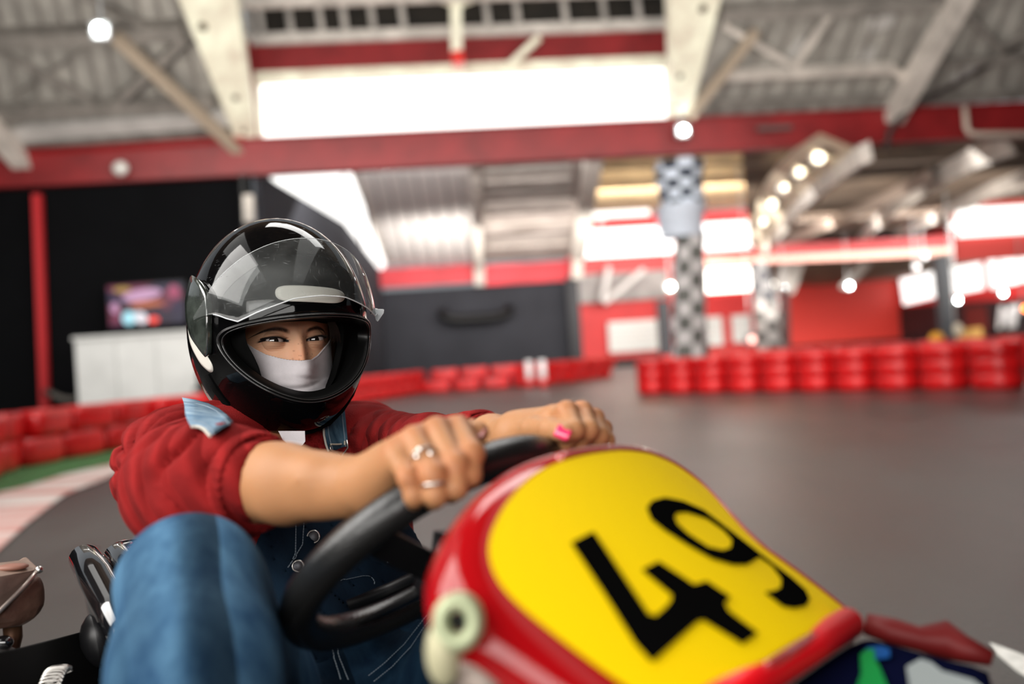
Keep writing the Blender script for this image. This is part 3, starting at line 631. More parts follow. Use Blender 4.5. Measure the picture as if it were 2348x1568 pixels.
# ------------------------------------------------------------------ smooth solids (distance field to mesh)
class Field:
    def __init__(s, lo, hi, h):
        s.h = h; s.lo = np.array(lo, float); n = np.ceil((np.array(hi) - s.lo) / h).astype(int) + 1; s.n = n
        s.f = np.full(tuple(n), 1.0, np.float32)
        s.ax = [s.lo[i] + h * np.arange(n[i]) for i in range(3)]
    def box(s, lo, hi):
        a = np.clip(np.floor((np.array(lo) - s.lo) / s.h).astype(int), 0, s.n); b = np.clip(np.ceil((np.array(hi) - s.lo) / s.h).astype(int) + 1, 0, s.n)
        return tuple(slice(x, y) for x, y in zip(a, b))
    def grid(s, sl):
        return (s.ax[0][sl[0]][:, None, None].astype(np.float32), s.ax[1][sl[1]][None, :, None].astype(np.float32), s.ax[2][sl[2]][None, None, :].astype(np.float32))
    def put(s, sl, d, k, sub=False):
        f = s.f[sl]
        if sub:
            d = -d; h = np.maximum(k - np.abs(f - d), 0) / max(k, 1e-6); s.f[sl] = np.maximum(f, d) + h * h * k / 4
        else:
            h = np.maximum(k - np.abs(f - d), 0) / max(k, 1e-6); s.f[sl] = np.minimum(f, d) - h * h * k / 4
    def cone(s, a, b, ra, rb, k=0.01, sub=False):
        a = np.array(a, float); b = np.array(b, float); m = max(ra, rb) + k + 3 * s.h
        sl = s.box(np.minimum(a, b) - m, np.maximum(a, b) + m)
        X, Y, Z = s.grid(sl); ab = b - a; L2 = float(ab @ ab) + 1e-12
        t = np.clip(((X - a[0]) * ab[0] + (Y - a[1]) * ab[1] + (Z - a[2]) * ab[2]) / L2, 0, 1)
        d = np.sqrt((X - a[0] - t * ab[0]) ** 2 + (Y - a[1] - t * ab[1]) ** 2 + (Z - a[2] - t * ab[2]) ** 2) - (ra + (rb - ra) * t)
        s.put(sl, d.astype(np.float32), k, sub); return s
    def chain(s, pts, rs, k=0.01):
        for i in range(len(pts) - 1): s.cone(pts[i], pts[i + 1], rs[i], rs[i + 1], k)
        return s
    def ell(s, c, r, ax, k=0.01, sub=False):
        c = np.array(c, float); r = np.array(r, float); ax = np.array(ax, float); m = max(r) + k + 3 * s.h
        sl = s.box(c - m, c + m); X, Y, Z = s.grid(sl)
        q = [((X - c[0]) * a[0] + (Y - c[1]) * a[1] + (Z - c[2]) * a[2]) for a in ax]
        k0 = np.sqrt(sum((q[i] / r[i]) ** 2 for i in range(3))); k1 = np.sqrt(sum((q[i] / r[i] ** 2) ** 2 for i in range(3))) + 1e-9
        s.put(sl, (k0 * (k0 - 1) / k1).astype(np.float32), k, sub); return s
    def mesh(s):
        f = s.f; ins = f < 0; nx, ny, nz = f.shape
        c = np.zeros((nx - 1, ny - 1, nz - 1), np.int8)
        for dx in (0, 1):
            for dy in (0, 1):
                for dz in (0, 1): c += ins[dx:nx - 1 + dx, dy:ny - 1 + dy, dz:nz - 1 + dz]
        act = (c > 0) & (c < 8); idx = np.full(act.shape, -1, np.int64); I = np.argwhere(act); idx[act] = np.arange(len(I))
        P = np.zeros((len(I), 3)); W = np.zeros(len(I))
        E = [((0, 0, 0), (1, 0, 0)), ((0, 1, 0), (1, 1, 0)), ((0, 0, 1), (1, 0, 1)), ((0, 1, 1), (1, 1, 1)), ((0, 0, 0), (0, 1, 0)), ((1, 0, 0), (1, 1, 0)), ((0, 0, 1), (0, 1, 1)), ((1, 0, 1), (1, 1, 1)), ((0, 0, 0), (0, 0, 1)), ((1, 0, 0), (1, 0, 1)), ((0, 1, 0), (0, 1, 1)), ((1, 1, 0), (1, 1, 1))]
        for a, b in E:
            fa = f[I[:, 0] + a[0], I[:, 1] + a[1], I[:, 2] + a[2]]; fb = f[I[:, 0] + b[0], I[:, 1] + b[1], I[:, 2] + b[2]]
            m = (fa < 0) != (fb < 0); t = np.where(m, fa / np.where(m, fa - fb, 1), 0)
            p = np.array(a) + t[:, None] * (np.array(b) - np.array(a)); P[m] += p[m]; W[m] += 1
        V = s.lo + (I + P / W[:, None]) * s.h
        Q = []
        for ax in range(3):
            sl0 = [slice(None)] * 3; sl1 = [slice(None)] * 3; sl0[ax] = slice(0, -1); sl1[ax] = slice(1, None)
            a = ins[tuple(sl0)]; b = ins[tuple(sl1)]; e = a != b
            u, v = [(1, 2), (2, 0), (0, 1)][ax]
            J = np.argwhere(e); ok = (J[:, u] > 0) & (J[:, v] > 0) & (J[:, u] < f.shape[u] - 1) & (J[:, v] < f.shape[v] - 1); J = J[ok]
            fl = a[tuple(J.T)]
            def g(du, dv):
                K = J.copy(); K[:, u] += du; K[:, v] += dv; return idx[tuple(K.T)]
            q = np.stack([g(-1, -1), g(0, -1), g(0, 0), g(-1, 0)], 1); q[~fl] = q[~fl][:, ::-1]; Q.append(q)
        return V, np.concatenate(Q)
def np_mesh(name, V, Q):
    me = bpy.data.meshes.new(name); V = np.asarray(V, np.float32); Q = np.asarray(Q, np.int32)
    me.vertices.add(len(V)); me.vertices.foreach_set('co', V.ravel())
    me.loops.add(Q.size); me.loops.foreach_set('vertex_index', Q.ravel())
    me.polygons.add(len(Q)); me.polygons.foreach_set('loop_start', np.arange(len(Q), dtype=np.int32) * 4)
    me.polygons.foreach_set('use_smooth', np.ones(len(Q), bool)); me.update(calc_edges=True); me.validate(); return me
def smoothV(V, Q, it=2, lam=.5):
    e = np.concatenate([Q[:, [0, 1]], Q[:, [1, 2]], Q[:, [2, 3]], Q[:, [3, 0]]]); e = np.concatenate([e, e[:, ::-1]])
    cnt = np.bincount(e[:, 0], minlength=len(V))[:, None] + 1e-9
    for _ in range(it):
        S = np.stack([np.bincount(e[:, 0], V[e[:, 1], k], len(V)) for k in range(3)], 1); V = V * (1 - lam) + lam * S / cnt
    return V
def A(px, py, D): return np.array(at(px, py, D))
def nz(v): v = np.array(v, float); return v / np.linalg.norm(v)
# ------------------------------------------------------------------ the driver
KF = nz((math.sin(math.radians(50)), -math.cos(math.radians(50)), 0)); KL = nz((math.cos(math.radians(50)), math.sin(math.radians(50)), 0)); UP = np.array([0, 0, 1.0])
driver = empty('person', Vector((-.28, 1.25, 0)), 'person in black helmet, red sweater and denim dungarees gripping the kart steering wheel', 'person')
SKIN = mat('skin', (1, 1, 1), 0.52, var=.0, sss=.25, bump=.06, bscale=260, attr='Col', spec=.28)
KNIT = mat('red_knit', (.30, .016, .016), .9, var=.15, vscale=30, bump=.5, bscale=900, spec=.1)
def denim(name, c1, c2, vs=9, attr=None):
    m = mat(name, c1, .9, col2=c2, vscale=vs, detail=10, spec=.1, attr=attr, stretch=(1, 1, .14))
    nt = m.node_tree; b = nt.nodes['Principled BSDF']; tc = nt.nodes['Texture Coordinate']
    wv = nt.nodes.new('ShaderNodeTexWave'); wv.inputs['Scale'].default_value = 260; wv.bands_direction = 'DIAGONAL'; wv.inputs['Distortion'].default_value = 2
    nt.links.new(tc.outputs['Object'], wv.inputs[0]); bp_ = nt.nodes.new('ShaderNodeBump'); bp_.inputs['Strength'].default_value = .35; bp_.inputs['Distance'].default_value = .002
    nt.links.new(wv.outputs[0], bp_.inputs['Height']); nt.links.new(bp_.outputs[0], b.inputs['Normal']); return m
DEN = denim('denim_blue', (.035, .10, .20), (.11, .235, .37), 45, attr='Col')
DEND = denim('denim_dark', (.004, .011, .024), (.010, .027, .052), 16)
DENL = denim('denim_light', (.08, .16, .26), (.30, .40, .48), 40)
THREAD = mat('pale_seam_thread', (.20, .25, .30), .8)
def wrinkles(m, scale, dist, rot, amp, detail=1.5):      # broad cloth creases, chained under the weave bump
    nt = m.node_tree; b = nt.nodes['Principled BSDF']; tc = nt.nodes['Texture Coordinate']; old = b.inputs['Normal'].links[0].from_node
    mp = nt.nodes.new('ShaderNodeMapping'); mp.inputs['Rotation'].default_value = rot; w = nt.nodes.new('ShaderNodeTexWave'); w.inputs['Scale'].default_value = scale; w.inputs['Distortion'].default_value = dist; w.inputs['Detail'].default_value = detail; w.inputs['Detail Scale'].default_value = .8
    nt.links.new(tc.outputs['Object'], mp.inputs[0]); nt.links.new(mp.outputs[0], w.inputs[0]); pw_ = nt.nodes.new('ShaderNodeMath'); pw_.operation = 'POWER'; pw_.inputs[1].default_value = .6; nt.links.new(w.outputs[1], pw_.inputs[0])
    bb = nt.nodes.new('ShaderNodeBump'); bb.inputs['Strength'].default_value = 1; bb.inputs['Distance'].default_value = amp; nt.links.new(pw_.outputs[0], bb.inputs['Height']); nt.links.new(bb.outputs[0], old.inputs['Normal'])
wrinkles(KNIT, 9.0, 5.0, (0, .5, .4), .013)
wrinkles(DEN, 4.5, 3.0, (0, 0, -.3), .03)
wrinkles(DEND, 7.0, 5.0, (0, .6, .2), .004)
# key joints
SR = A(432, 1058, 1.25); SL_ = A(838, 1020, 1.49); EL = A(425, 1118, 1.02); WR = A(838, 1115, .865)
EL2 = A(985, 1045, 1.27); WR2 = A(1168, 1012, 1.03)
NECK = A(664, 972, 1.41); CH = (SR + SL_) / 2; CH[2] -= .12
PEL = np.array([-.25, 1.20, .34])
HEAD = A(650, 765, 1.385)
BA = np.array([0, 0, 0])
F_, L_ = KF, KL
# ---- sweater
f = Field((-.66, .78, .24), (.14, 1.74, .88), .0045)
TOR = (CH - PEL); T1 = nz(TOR)
FB = nz(F_ - T1 * (F_ @ T1))            # torso front
f.cone(CH + L_ * .085, CH - L_ * .085, .105, .105, .04)
f.cone(CH + L_ * .07 - T1 * .1, CH - L_ * .07 - T1 * .1, .105, .105, .05)
f.cone(PEL + L_ * .06 + T1 * .1, PEL - L_ * .06 + T1 * .1, .11, .11, .05)
f.cone(CH + np.array([0, 0, .02]), NECK, .09, .070, .05)
f.chain([SR + L_ * .05, SR, (SR + EL) / 2 + np.array([-.012, 0, .004]), EL, A(480, 1110, .985), A(578, 1105, .95)], [.070, .062, .062, .058, .053, .0470], .03)
f.chain([SL_ - L_ * .04, SL_, EL2, A(1100, 1010, 1.13)], [.066, .058, .047, .036], .03)
# folds: bunched rings along the pushed-up sleeve plus radiating creases from the armpit
X, Y, Z = f.grid((slice(None),) * 3)
def lim(p): return np.array(p, float)
C0, C1 = lim(EL), A(560, 1108, .95); ax = C1 - C0; ax_l = np.linalg.norm(ax); ax /= ax_l
s_ = (X - C0[0]) * ax[0] + (Y - C0[1]) * ax[1] + (Z - C0[2]) * ax[2]
hz = Z - C0[2]
ph = s_ / .0165 + .8 * np.sin(hz * 38 + 1.0) + .5 * np.sin(hz * 90) + .6 * np.sin(X * 55 + Y * 31)
near = np.exp(-((s_ - .075) / .06) ** 2)
d2 = ((X - C0[0]) - s_ * ax[0]) ** 2 + ((Y - C0[1]) - s_ * ax[1]) ** 2 + ((Z - C0[2]) - s_ * ax[2]) ** 2
near = near * np.exp(-(d2 / .0095) ** 3)
f.f -= (.013 * near * (.35 - (1 - np.abs(np.sin(ph * .8))) ** 2.2 * 1.25)).astype(np.float32)
AP = A(560, 1030, 1.2)                  # creases fan out from the armpit over the shoulder
vx, vy, vz = X - AP[0], Y - AP[1], Z - AP[2]
rr_ = np.sqrt(vx ** 2 + vy ** 2 + vz ** 2); an = np.arctan2(vz, -vx * .9 + vy * .4)
fan = np.exp(-((rr_ - .11) / .07) ** 2)
f.f -= (.017 * fan * (.25 - (1 - np.abs(np.sin(an * 6.5 + 5 * rr_ + .6 * np.sin(rr_ * 60)))) ** 2.4)).astype(np.float32)
C2 = A(900, 990, 1.38); s2 = (X - C2[0]) * .6 - (Y - C2[1]) * .75
w2 = np.exp(-(((X - C2[0]) ** 2 + (Y - C2[1]) ** 2 + (Z - C2[2]) ** 2) / .035))
f.f -= (.008 * w2 * (.25 - (1 - np.abs(np.sin(s2 / .012 + 14 * Z))) ** 2.2)).astype(np.float32)
# hollow cuffs
f.cone(A(645, 1108, .935), A(760, 1110, .90), .041, .041, .004, sub=True)
f.cone(A(1085, 1011, 1.14), A(1130, 1010, 1.10), .030, .030, .004, sub=True)
V, Q = f.mesh(); V = smoothV(V, Q, 1)
sweater = link('sweater', np_mesh('sweater', V, Q), KNIT, driver); sweater['label'] = 'dark red knitted sweater with pushed up sleeves'
fsw = f
# ribbed cuffs and collar as raised bands of the knit
def ring(c, n, r, tr, cnt, name, m, parent, squash=1.0, up=UP):
    n = nz(n); x = nz(np.cross(n, up)); y = np.cross(x, n); pts = []
    V = []; Fq = []; S = 120; K = 8
    for i in range(S):
        a = 2 * PI * i / S; rad = x * math.cos(a) + y * math.sin(a) * squash; rr = r
        p = c + rad * rr; tt = tr * (1 + .10 * math.sin(a * cnt))
        for j in range(K):
            b = 2 * PI * j / K; V.append(p + nz(rad) * tt * .55 * math.cos(b) + n * tt * 1.7 * math.sin(b))
    for i in range(S):
        for j in range(K): Fq.append((i * K + j, i * K + (j + 1) % K, ((i + 1) % S) * K + (j + 1) % K, ((i + 1) % S) * K + j))
    return link(name, np_mesh(name, np.array(V), np.array(Fq)), m, parent)
ring(A(583, 1105, .946), A(640, 1112, .92) - A(480, 1098, .985), .0455, .0062, 34, 'cuff', KNIT, driver, 1.0)
ring(A(1112, 1012, 1.12), A(1160, 1010, 1.05) - A(1080, 1011, 1.15), .030, .004, 30, 'cuff', KNIT, driver, 1.0)
ring(NECK + T1 * .00, T1 + FB * .1, .074, .010, 70, 'collar', KNIT, driver)
ring(NECK + T1 * .022 + FB * .002, T1 + FB * .1, .070, .008, 70, 'collar', KNIT, driver)

# ---- dungarees: pelvis, thighs, shins, bib over the chest
KR = A(438, 1345, .845); KLn = np.array([.10, 1.04, .52])
HR = PEL - L_ * .075; HL = PEL + L_ * .085
g = Field((-.56, .55, .05), (.30, 1.46, .72), .0045)
g.cone(HR, HL, .125, .125, .04); g.cone(PEL + T1 * .12, PEL, .12, .13, .05)
g.chain([HR, HR * .45 + KR * .55 + np.array([0, .0, -.01]), KR], [.098, .070, .055], .03)
FTR = A(480, 1900, .70)
g.chain([KR, KR * .6 + FTR * .4, FTR], [.055, .066, .064], .03)
ANK = np.array([-.05, .62, .17]); g.chain([FTR, ANK], [.064, .050], .03)
g.chain([HL, (HL + KLn) / 2 + np.array([0, 0, .01]), KLn], [.10, .085, .072], .04)
g.chain([KLn, np.array([.24, .84, .34])], [.07, .06], .04)
ANL = np.array([.22, .80, .17]); g.chain([np.array([.24, .84, .34]), ANL], [.06, .050], .03)
X, Y, Z = g.grid((slice(None),) * 3)
# soft vertical drape folds below the near knee
ang = np.arctan2(Y - (KR[1] + .03), X - KR[0]); dz = KR[2] + .03 - Z
wk = np.clip(dz / .10, 0, 1) * np.exp(-(((X - KR[0]) ** 2 + (Y - KR[1]) ** 2) / .02))
g.f -= (.020 * wk * ((1 - np.abs(np.sin(ang * 2.5 + dz * 3 + .35 * np.sin(dz * 30)))) ** 1.5 - .3)).astype(np.float32)
wc = np.exp(-(((X - PEL[0] - .06) ** 2 + (Y - PEL[1] + .05) ** 2 + (Z - .46) ** 2) / .018))
g.f -= (.004 * wc * (np.abs(np.sin((X * 1.0 - Z * .8) / .016 + 3 * np.sin(Y * 20))) - .6)).astype(np.float32)
V, Q = g.mesh(); V = smoothV(V, Q, 3)
dme = np_mesh('dungarees', V, Q); lit_wear = np.clip(1.25 - np.linalg.norm((V - KR) * np.array([1, 1, .55]), axis=1) / .17, 0, 1) ** .8
dzv = KR[2] + .03 - V[:, 2]; lit_wear = lit_wear * (.66 + 1.0 * np.clip(dzv / .08, 0, 1) * (1 - np.abs(np.sin(np.arctan2(V[:, 1] - KR[1] - .03, V[:, 0] - KR[0]) * 2.5 + dzv * 3 + .35 * np.sin(dzv * 30)))) ** 1.8 + .25 * (1 - np.clip(dzv / .08, 0, 1)))
dc_ = np.array([.09, .14, .17]) * (1 - lit_wear[:, None]) + np.array([.80, .84, .86]) * lit_wear[:, None]  # shaded lap painted darker, lit knee lighter; fold ridges faded
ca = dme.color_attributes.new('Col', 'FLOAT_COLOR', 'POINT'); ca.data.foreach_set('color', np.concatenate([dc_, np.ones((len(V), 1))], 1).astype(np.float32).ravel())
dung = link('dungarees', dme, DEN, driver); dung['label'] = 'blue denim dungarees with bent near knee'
for an_ in (ANK, ANL):
    q = an_ + np.array([0, 0, -.02]); toe = q + KF * .13 + np.array([0, 0, -.02]); sh_ = Field(np.minimum(q, toe) - .1, np.maximum(q, toe) + .1, .005)
    sh_.cone(q, q - KF * .03 + np.array([0, 0, -.025]), .040, .036, .02); sh_.cone(q + np.array([0, 0, -.02]), toe, .038, .034, .03); Vv, Qq = sh_.mesh(); link('shoe', np_mesh('shoe', smoothV(Vv, Qq, 2), Qq), mat('white_canvas_shoe', (.6, .58, .55), .7), driver)
# bib: sweater field offset, kept to the front of the torso
h = Field((-.55, 1.0, .30), (.05, 1.60, .86), .0045)
sl = fsw.box(h.lo, h.lo + (h.n - 1) * h.h)
tmpf = Field((-.55, 1.0, .30), (.05, 1.60, .86), .0045)
tmpf.cone(CH + L_ * .085, CH - L_ * .085, .105, .105, .04)
tmpf.cone(CH + L_ * .07 - T1 * .1, CH - L_ * .07 - T1 * .1, .105, .105, .05)
tmpf.cone(PEL + L_ * .06 + T1 * .1, PEL - L_ * .06 + T1 * .1, .11, .11, .05)
X, Y, Z = tmpf.grid((slice(None),) * 3)
u = (X - CH[0]) * L_[0] + (Y - CH[1]) * L_[1]; t = (X - CH[0]) * T1[0] + (Y - CH[1]) * T1[1] + (Z - CH[2]) * T1[2]; fr = (X - CH[0]) * FB[0] + (Y - CH[1]) * FB[1] + (Z - CH[2]) * FB[2]
shell = np.abs(tmpf.f - .011) - .0035
mask = np.maximum(np.maximum(np.abs(u + .0 * t) - np.clip(.10 - .7 * (t + .03), .085, .20), t - .035), -fr - .05)
h.f = np.maximum(shell, mask).astype(np.float32)
V, Q = h.mesh(); V = smoothV(V, Q, 1)
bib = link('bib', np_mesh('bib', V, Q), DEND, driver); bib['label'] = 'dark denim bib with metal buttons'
from mathutils.bvhtree import BVHTree
def bvh(o):
    dg = [tuple(v.co + o.location + (Vector(driver.location) if o.parent == driver else Vector())) for v in o.data.vertices]
    return BVHTree.FromPolygons(dg, [tuple(p.vertices) for p in o.data.polygons])
tb = bvh(bib); tg = bvh(dung); ts = bvh(sweater)
def hit(px, py, trees=None, off=.002):
    best = None
    for t_ in (trees or (tb, tg, ts)):
        r_ = t_.ray_cast(CAM, ray(px, py).normalized())
        if r_[0] is not None and (best is None or r_[3] < best[3]): best = r_
    return None if best is None else best[0] + best[1] * (off if best[1].dot(ray(px, py)) < 0 else -off)
def seam(pix, name, parent, m=THREAD, r=.00055, trees=None, dash=True):
    P = []
    for (a, b), (c, d) in zip(pix, pix[1:]):
        n = max(2, int(math.hypot(c - a, d - b) / 6))
        for i in range(n):
            p = hit(a + (c - a) * i / n, b + (d - b) * i / n, trees)
            if p is not None: P.append(p)
    if len(P) < 3: return
    mb = MB()
    P = [p for i, p in enumerate(P) if i == 0 or (p - P[i - 1]).length < .03]
    if dash:
        for i in range(0, len(P) - 1, 1): mb.bar(P[i], P[i] + (P[i + 1] - P[i]) * .75, r * 2, r * 1.2)
    else: mb.tube(P, r, 6)
    return mb.build(name, m, parent)
seam([(677, 1200), (676, 1270), (668, 1290)], 'seam', bib); seam([(695, 1200), (692, 1250), (668, 1290), (655, 1310)], 'seam', bib)
seam([(868, 1212), (880, 1240), (886, 1275), (888, 1300)], 'seam', bib, r=.0012)
seam([(755, 1470), (765, 1510), (782, 1568)], 'seam', dung); seam([(768, 1472), (778, 1512), (800, 1568)], 'seam', dung)
seam([(1000, 1408), (975, 1440), (945, 1485), (900, 1530), (850, 1568)], 'seam', dung); seam([(985, 1408), (960, 1440), (930, 1478), (885, 1520), (838, 1556)], 'seam', dung)
seam([(780, 1333), (830, 1322), (850, 1322), (857, 1335), (856, 1350)], 'seam', dung)
STEEL = mat('brushed_steel', (.55, .53, .50), .28, metal=1)
def button(px, py, r, parent, name='button'):
    p = hit(px, py)
    if p is None: return
    d = (CAM - p).normalized(); x = d.cross(Vector((0, 0, 1))).normalized(); y = x.cross(d)
    mb = MB(); mb.tube([p - d * .002, p + d * .003], r, 24); o = mb.build(name, mat('dark_button', (.10, .10, .11), .35, metal=1), parent, bevel=.0008)
    ringp = [p + d * .0032 + (x * math.cos(a) + y * math.sin(a)) * r for a in np.linspace(0, 2 * PI, 24, endpoint=False)]
    MB().tube(ringp, .0011, 8, closed=True).build(name + '_rim', STEEL, parent, True); return o
button(715, 1231, .0075, bib); button(682, 1300, .0065, bib)

# ---- straps
def strap(pix, wpx, name, parent, m, trees, off=.008, th=.0035, edge=None):
    L1 = []; R1 = []
    for (a, b), w_ in zip(pix, wpx):
        i = pix.index((a, b)); q = pix[min(i + 1, len(pix) - 1)]; p = pix[max(i - 1, 0)]
        tx, ty = q[0] - p[0], q[1] - p[1]; l = math.hypot(tx, ty); nx_, ny_ = -ty / l, tx / l
        row = []
        for k in np.linspace(-.5, .5, 7):
            hp = None
            for sh_ in (1, .8, .6, .4, .2, 0):
                hp = hit(a + nx_ * w_ * k * sh_, b + ny_ * w_ * k * sh_, trees, off)
                if hp is not None: break
            row.append(hp)
        L1.append(row)
    G_ = np.array([[tuple(p) for p in row] for row in L1])
    for _ in range(4): G_[1:-1] = (G_[:-2] + 2 * G_[1:-1] + G_[2:]) / 4; G_[:, 1:-1] = (G_[:, :-2] + 2 * G_[:, 1:-1] + G_[:, 2:]) / 4
    L1 = [[Vector(p) for p in row] for row in G_]
    mb = MB(); V = []; Fq = []; n = len(L1)
    for row in L1:
        for p in row: V.append(p)
    for row in L1:
        for p in row:
            V.append(p + (CAM - p).normalized() * th)
    K = 7
    for i in range(n - 1):
        for k in range(K - 1):
            a = i * K + k; Fq += [(a, a + 1, a + K + 1, a + K), (n * K + a, n * K + a + K, n * K + a + K + 1, n * K + a + 1)]
        a = i * K; Fq += [(a, a + K, n * K + a + K, n * K + a)]; a = i * K + K - 1; Fq += [(a, a + K, n * K + a + K, n * K + a)]
    Fq += [tuple([k, k + 1, n * K + k + 1, n * K + k]) for k in range(K - 1)] + [tuple([(n - 1) * K + k, (n - 1) * K + k + 1, n * K + (n - 1) * K + k + 1, n * K + (n - 1) * K + k]) for k in range(K - 1)]
    mb.add(V, Fq); o = mb.build(name, m, parent, True)
    for side in (1, 5):
        sm = MB()
        sm.tube([V[n * K + i * K + side] + (CAM - V[n * K + i * K + side]).normalized() * .0005 for i in range(n)], .0006, 6)
        sm.build('stitching', THREAD, o)
    sm = MB(); sm.tube([V[n * K + i * K + (0 if edge == 0 else 6)] for i in range(n)], .0014, 6); sm.build('frayed_edge', mat('pale_fray', (.55, .52, .46), .9), o)
    return o
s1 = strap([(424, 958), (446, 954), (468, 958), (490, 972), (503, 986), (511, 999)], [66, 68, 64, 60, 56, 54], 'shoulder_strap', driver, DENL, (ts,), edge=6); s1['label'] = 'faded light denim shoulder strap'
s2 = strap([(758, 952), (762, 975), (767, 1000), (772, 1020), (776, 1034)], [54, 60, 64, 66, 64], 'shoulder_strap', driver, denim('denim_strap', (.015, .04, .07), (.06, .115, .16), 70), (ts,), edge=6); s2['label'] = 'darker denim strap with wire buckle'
hm = [hit(743 + 62 * k / 6, 1029 - 5 * k / 6, (ts,), .014) for k in range(7)]; hm = [p for p in hm if p is not None]
if len(hm) > 2: MB().tube(hm, .0012, 6).build('hem_stitch', mat('cream_thread', (.5, .45, .36), .8), s2)
bk = [hit(*q, (ts,), .012) for q in ((743, 1027), (746, 1040), (757, 1046), (768, 1062), (786, 1062), (792, 1048), (803, 1036), (803, 1022))]
MB().tube([p for p in bk if p is not None], .0013, 8).build('wire_buckle', STEEL, s2, True)
# ---- body: head, neck and torso core, both forearms with hands, one mesh
SKC = np.array([.40, .19, .085])
Vs = []; Qs = []; Cs = []
def addpart(V, Q, C):
    n = sum(len(v) for v in Vs); Vs.append(V); Qs.append(Q + n); Cs.append(C)
# torso core and neck, hidden under the clothes
c = Field((-.50, 1.0, .25), (.02, 1.62, .97), .008)
c.cone(CH + L_ * .07 - T1 * .03, CH - L_ * .07 - T1 * .03, .06, .06, .05); c.cone(PEL + L_ * .05, PEL - L_ * .05, .085, .085, .05); c.cone(CH - T1 * .1, PEL + T1 * .1, .07, .07, .05)
c.cone(CH, NECK - FB * .01, .035, .040, .02); c.cone(NECK - FB * .01, HEAD, .040, .048, .02); c.cone(SR, SR + L_ * .1, .045, .06, .03); c.cone(SL_, SL_ - L_ * .1, .045, .06, .03)
c.ell(HEAD + np.array([0, .02, .005]), (.070, .085, .105), ((1, 0, 0), (0, 1, 0), (0, 0, 1)), .02)
V, Q = c.mesh(); addpart(V, Q, np.tile(SKC, (len(V), 1)))
def hand(pts, lo, hi, arm, armr, fingers, palm, k=.008, hres=.0016, tendons=()):
    f = Field(lo, hi, hres)
    f.chain(arm, armr, .02)
    for a, b, ra, rb in palm: f.cone(a, b, ra, rb, .014)
    for a, b, r in tendons: f.cone(a, b, r, r * .8, .008)
    for fg, rs in fingers:
        g2 = Field(lo, hi, hres) if False else None
        for i in range(len(fg) - 1): f.cone(fg[i], fg[i + 1], rs[i], rs[i + 1], .0032)
        for p_, r_ in zip(fg[1:-1], rs[1:-1]): f.ell(p_, (r_ * 1.07,) * 3, ((1, 0, 0), (0, 1, 0), (0, 0, 1)), .003)
    return f
# right hand
mcpR = [A(1050, 980, .835), A(1002, 984, .822), A(950, 1004, .812), A(905, 1035, .808)]
pipR = [A(1082, 1040, .795), A(1045, 1068, .782), A(996, 1090, .772), A(938, 1098, .775)]
dipR = [A(1078, 1090, .785), A(1046, 1118, .774), A(1000, 1136, .768), A(950, 1138, .772)]
tipR = [A(1062, 1106, .806), A(1034, 1134, .796), A(994, 1150, .790), A(950, 1152, .792)]
rsR = [[.0105, .0098, .0085, .0075], [.0108, .0100, .0088, .0078], [.0104, .0096, .0085, .0075], [.0094, .0084, .0075, .0066]]
fingR = [([m_, p_, d_, t_], r_) for m_, p_, d_, t_, r_ in zip(mcpR, pipR, dipR, tipR, rsR)]
fingR.append(([A(985, 1050, .865), A(1040, 1005, .872), A(1076, 992, .862), A(1096, 991, .850)], [.014, .0118, .0108, .0098]))
armR = [EL, A(480, 1112, .985), A(560, 1108, .955), A(660, 1112, .92), A(750, 1114, .892), A(812, 1115, .873), A(850, 1112, .862)]
armrR = [.042, .039, .0365, .0330, .0255, .0215, .0205]
palmR = [(A(850, 1108, .858), m_ + np.array([0, .004, -.002]), .0185, .0115) for m_ in mcpR] + [(A(905, 1075, .845), A(1000, 1030, .85), .018, .014), (A(870, 1120, .853), pipR[3] * .35 + mcpR[3] * .65, .016, .010)]
tend = [(A(880, 1075, .835), mcpR[i], .004) for i in (1, 2, 3)]
lo = np.minimum.reduce([EL, WR, tipR[0], A(560, 1200, .95), A(900, 1170, .74)]) - .055; hi = np.maximum.reduce([EL, A(1110, 960, .9), A(560, 1000, .97)]) + .05
fR = hand(None, lo, hi, armR, armrR, fingR, palmR, tendons=tend)
# forearm muscle ridge and vein
fR.cone(A(625, 1068, .93), A(720, 1092, .885), .016, .012, .02); fR.cone(A(640, 1150, .905), A(790, 1140, .872), .012, .009, .015)
fR.chain([A(655, 1130, .884), A(690, 1100, .872), A(760, 1092, .862), A(820, 1090, .852)], [.0022, .0026, .0022, .002], .005)
V, Q = fR.mesh(); V = smoothV(V, Q, 3)
def skincol(V, pips, tips):
    C = np.tile(SKC, (len(V), 1))
    for p_ in pips:
        d = np.linalg.norm(V - p_, axis=1); C += np.exp(-(d / .011) ** 2)[:, None] * np.array([.03, -.035, -.02])
    n = np.sin(V[:, 0] * 70 + 3 * np.sin(V[:, 2] * 50)) * np.sin(V[:, 1] * 60) * .03
    return np.clip(C * (1 + n[:, None]), 0, 1)
addpart(V, Q, skincol(V, pipR + mcpR, tipR))
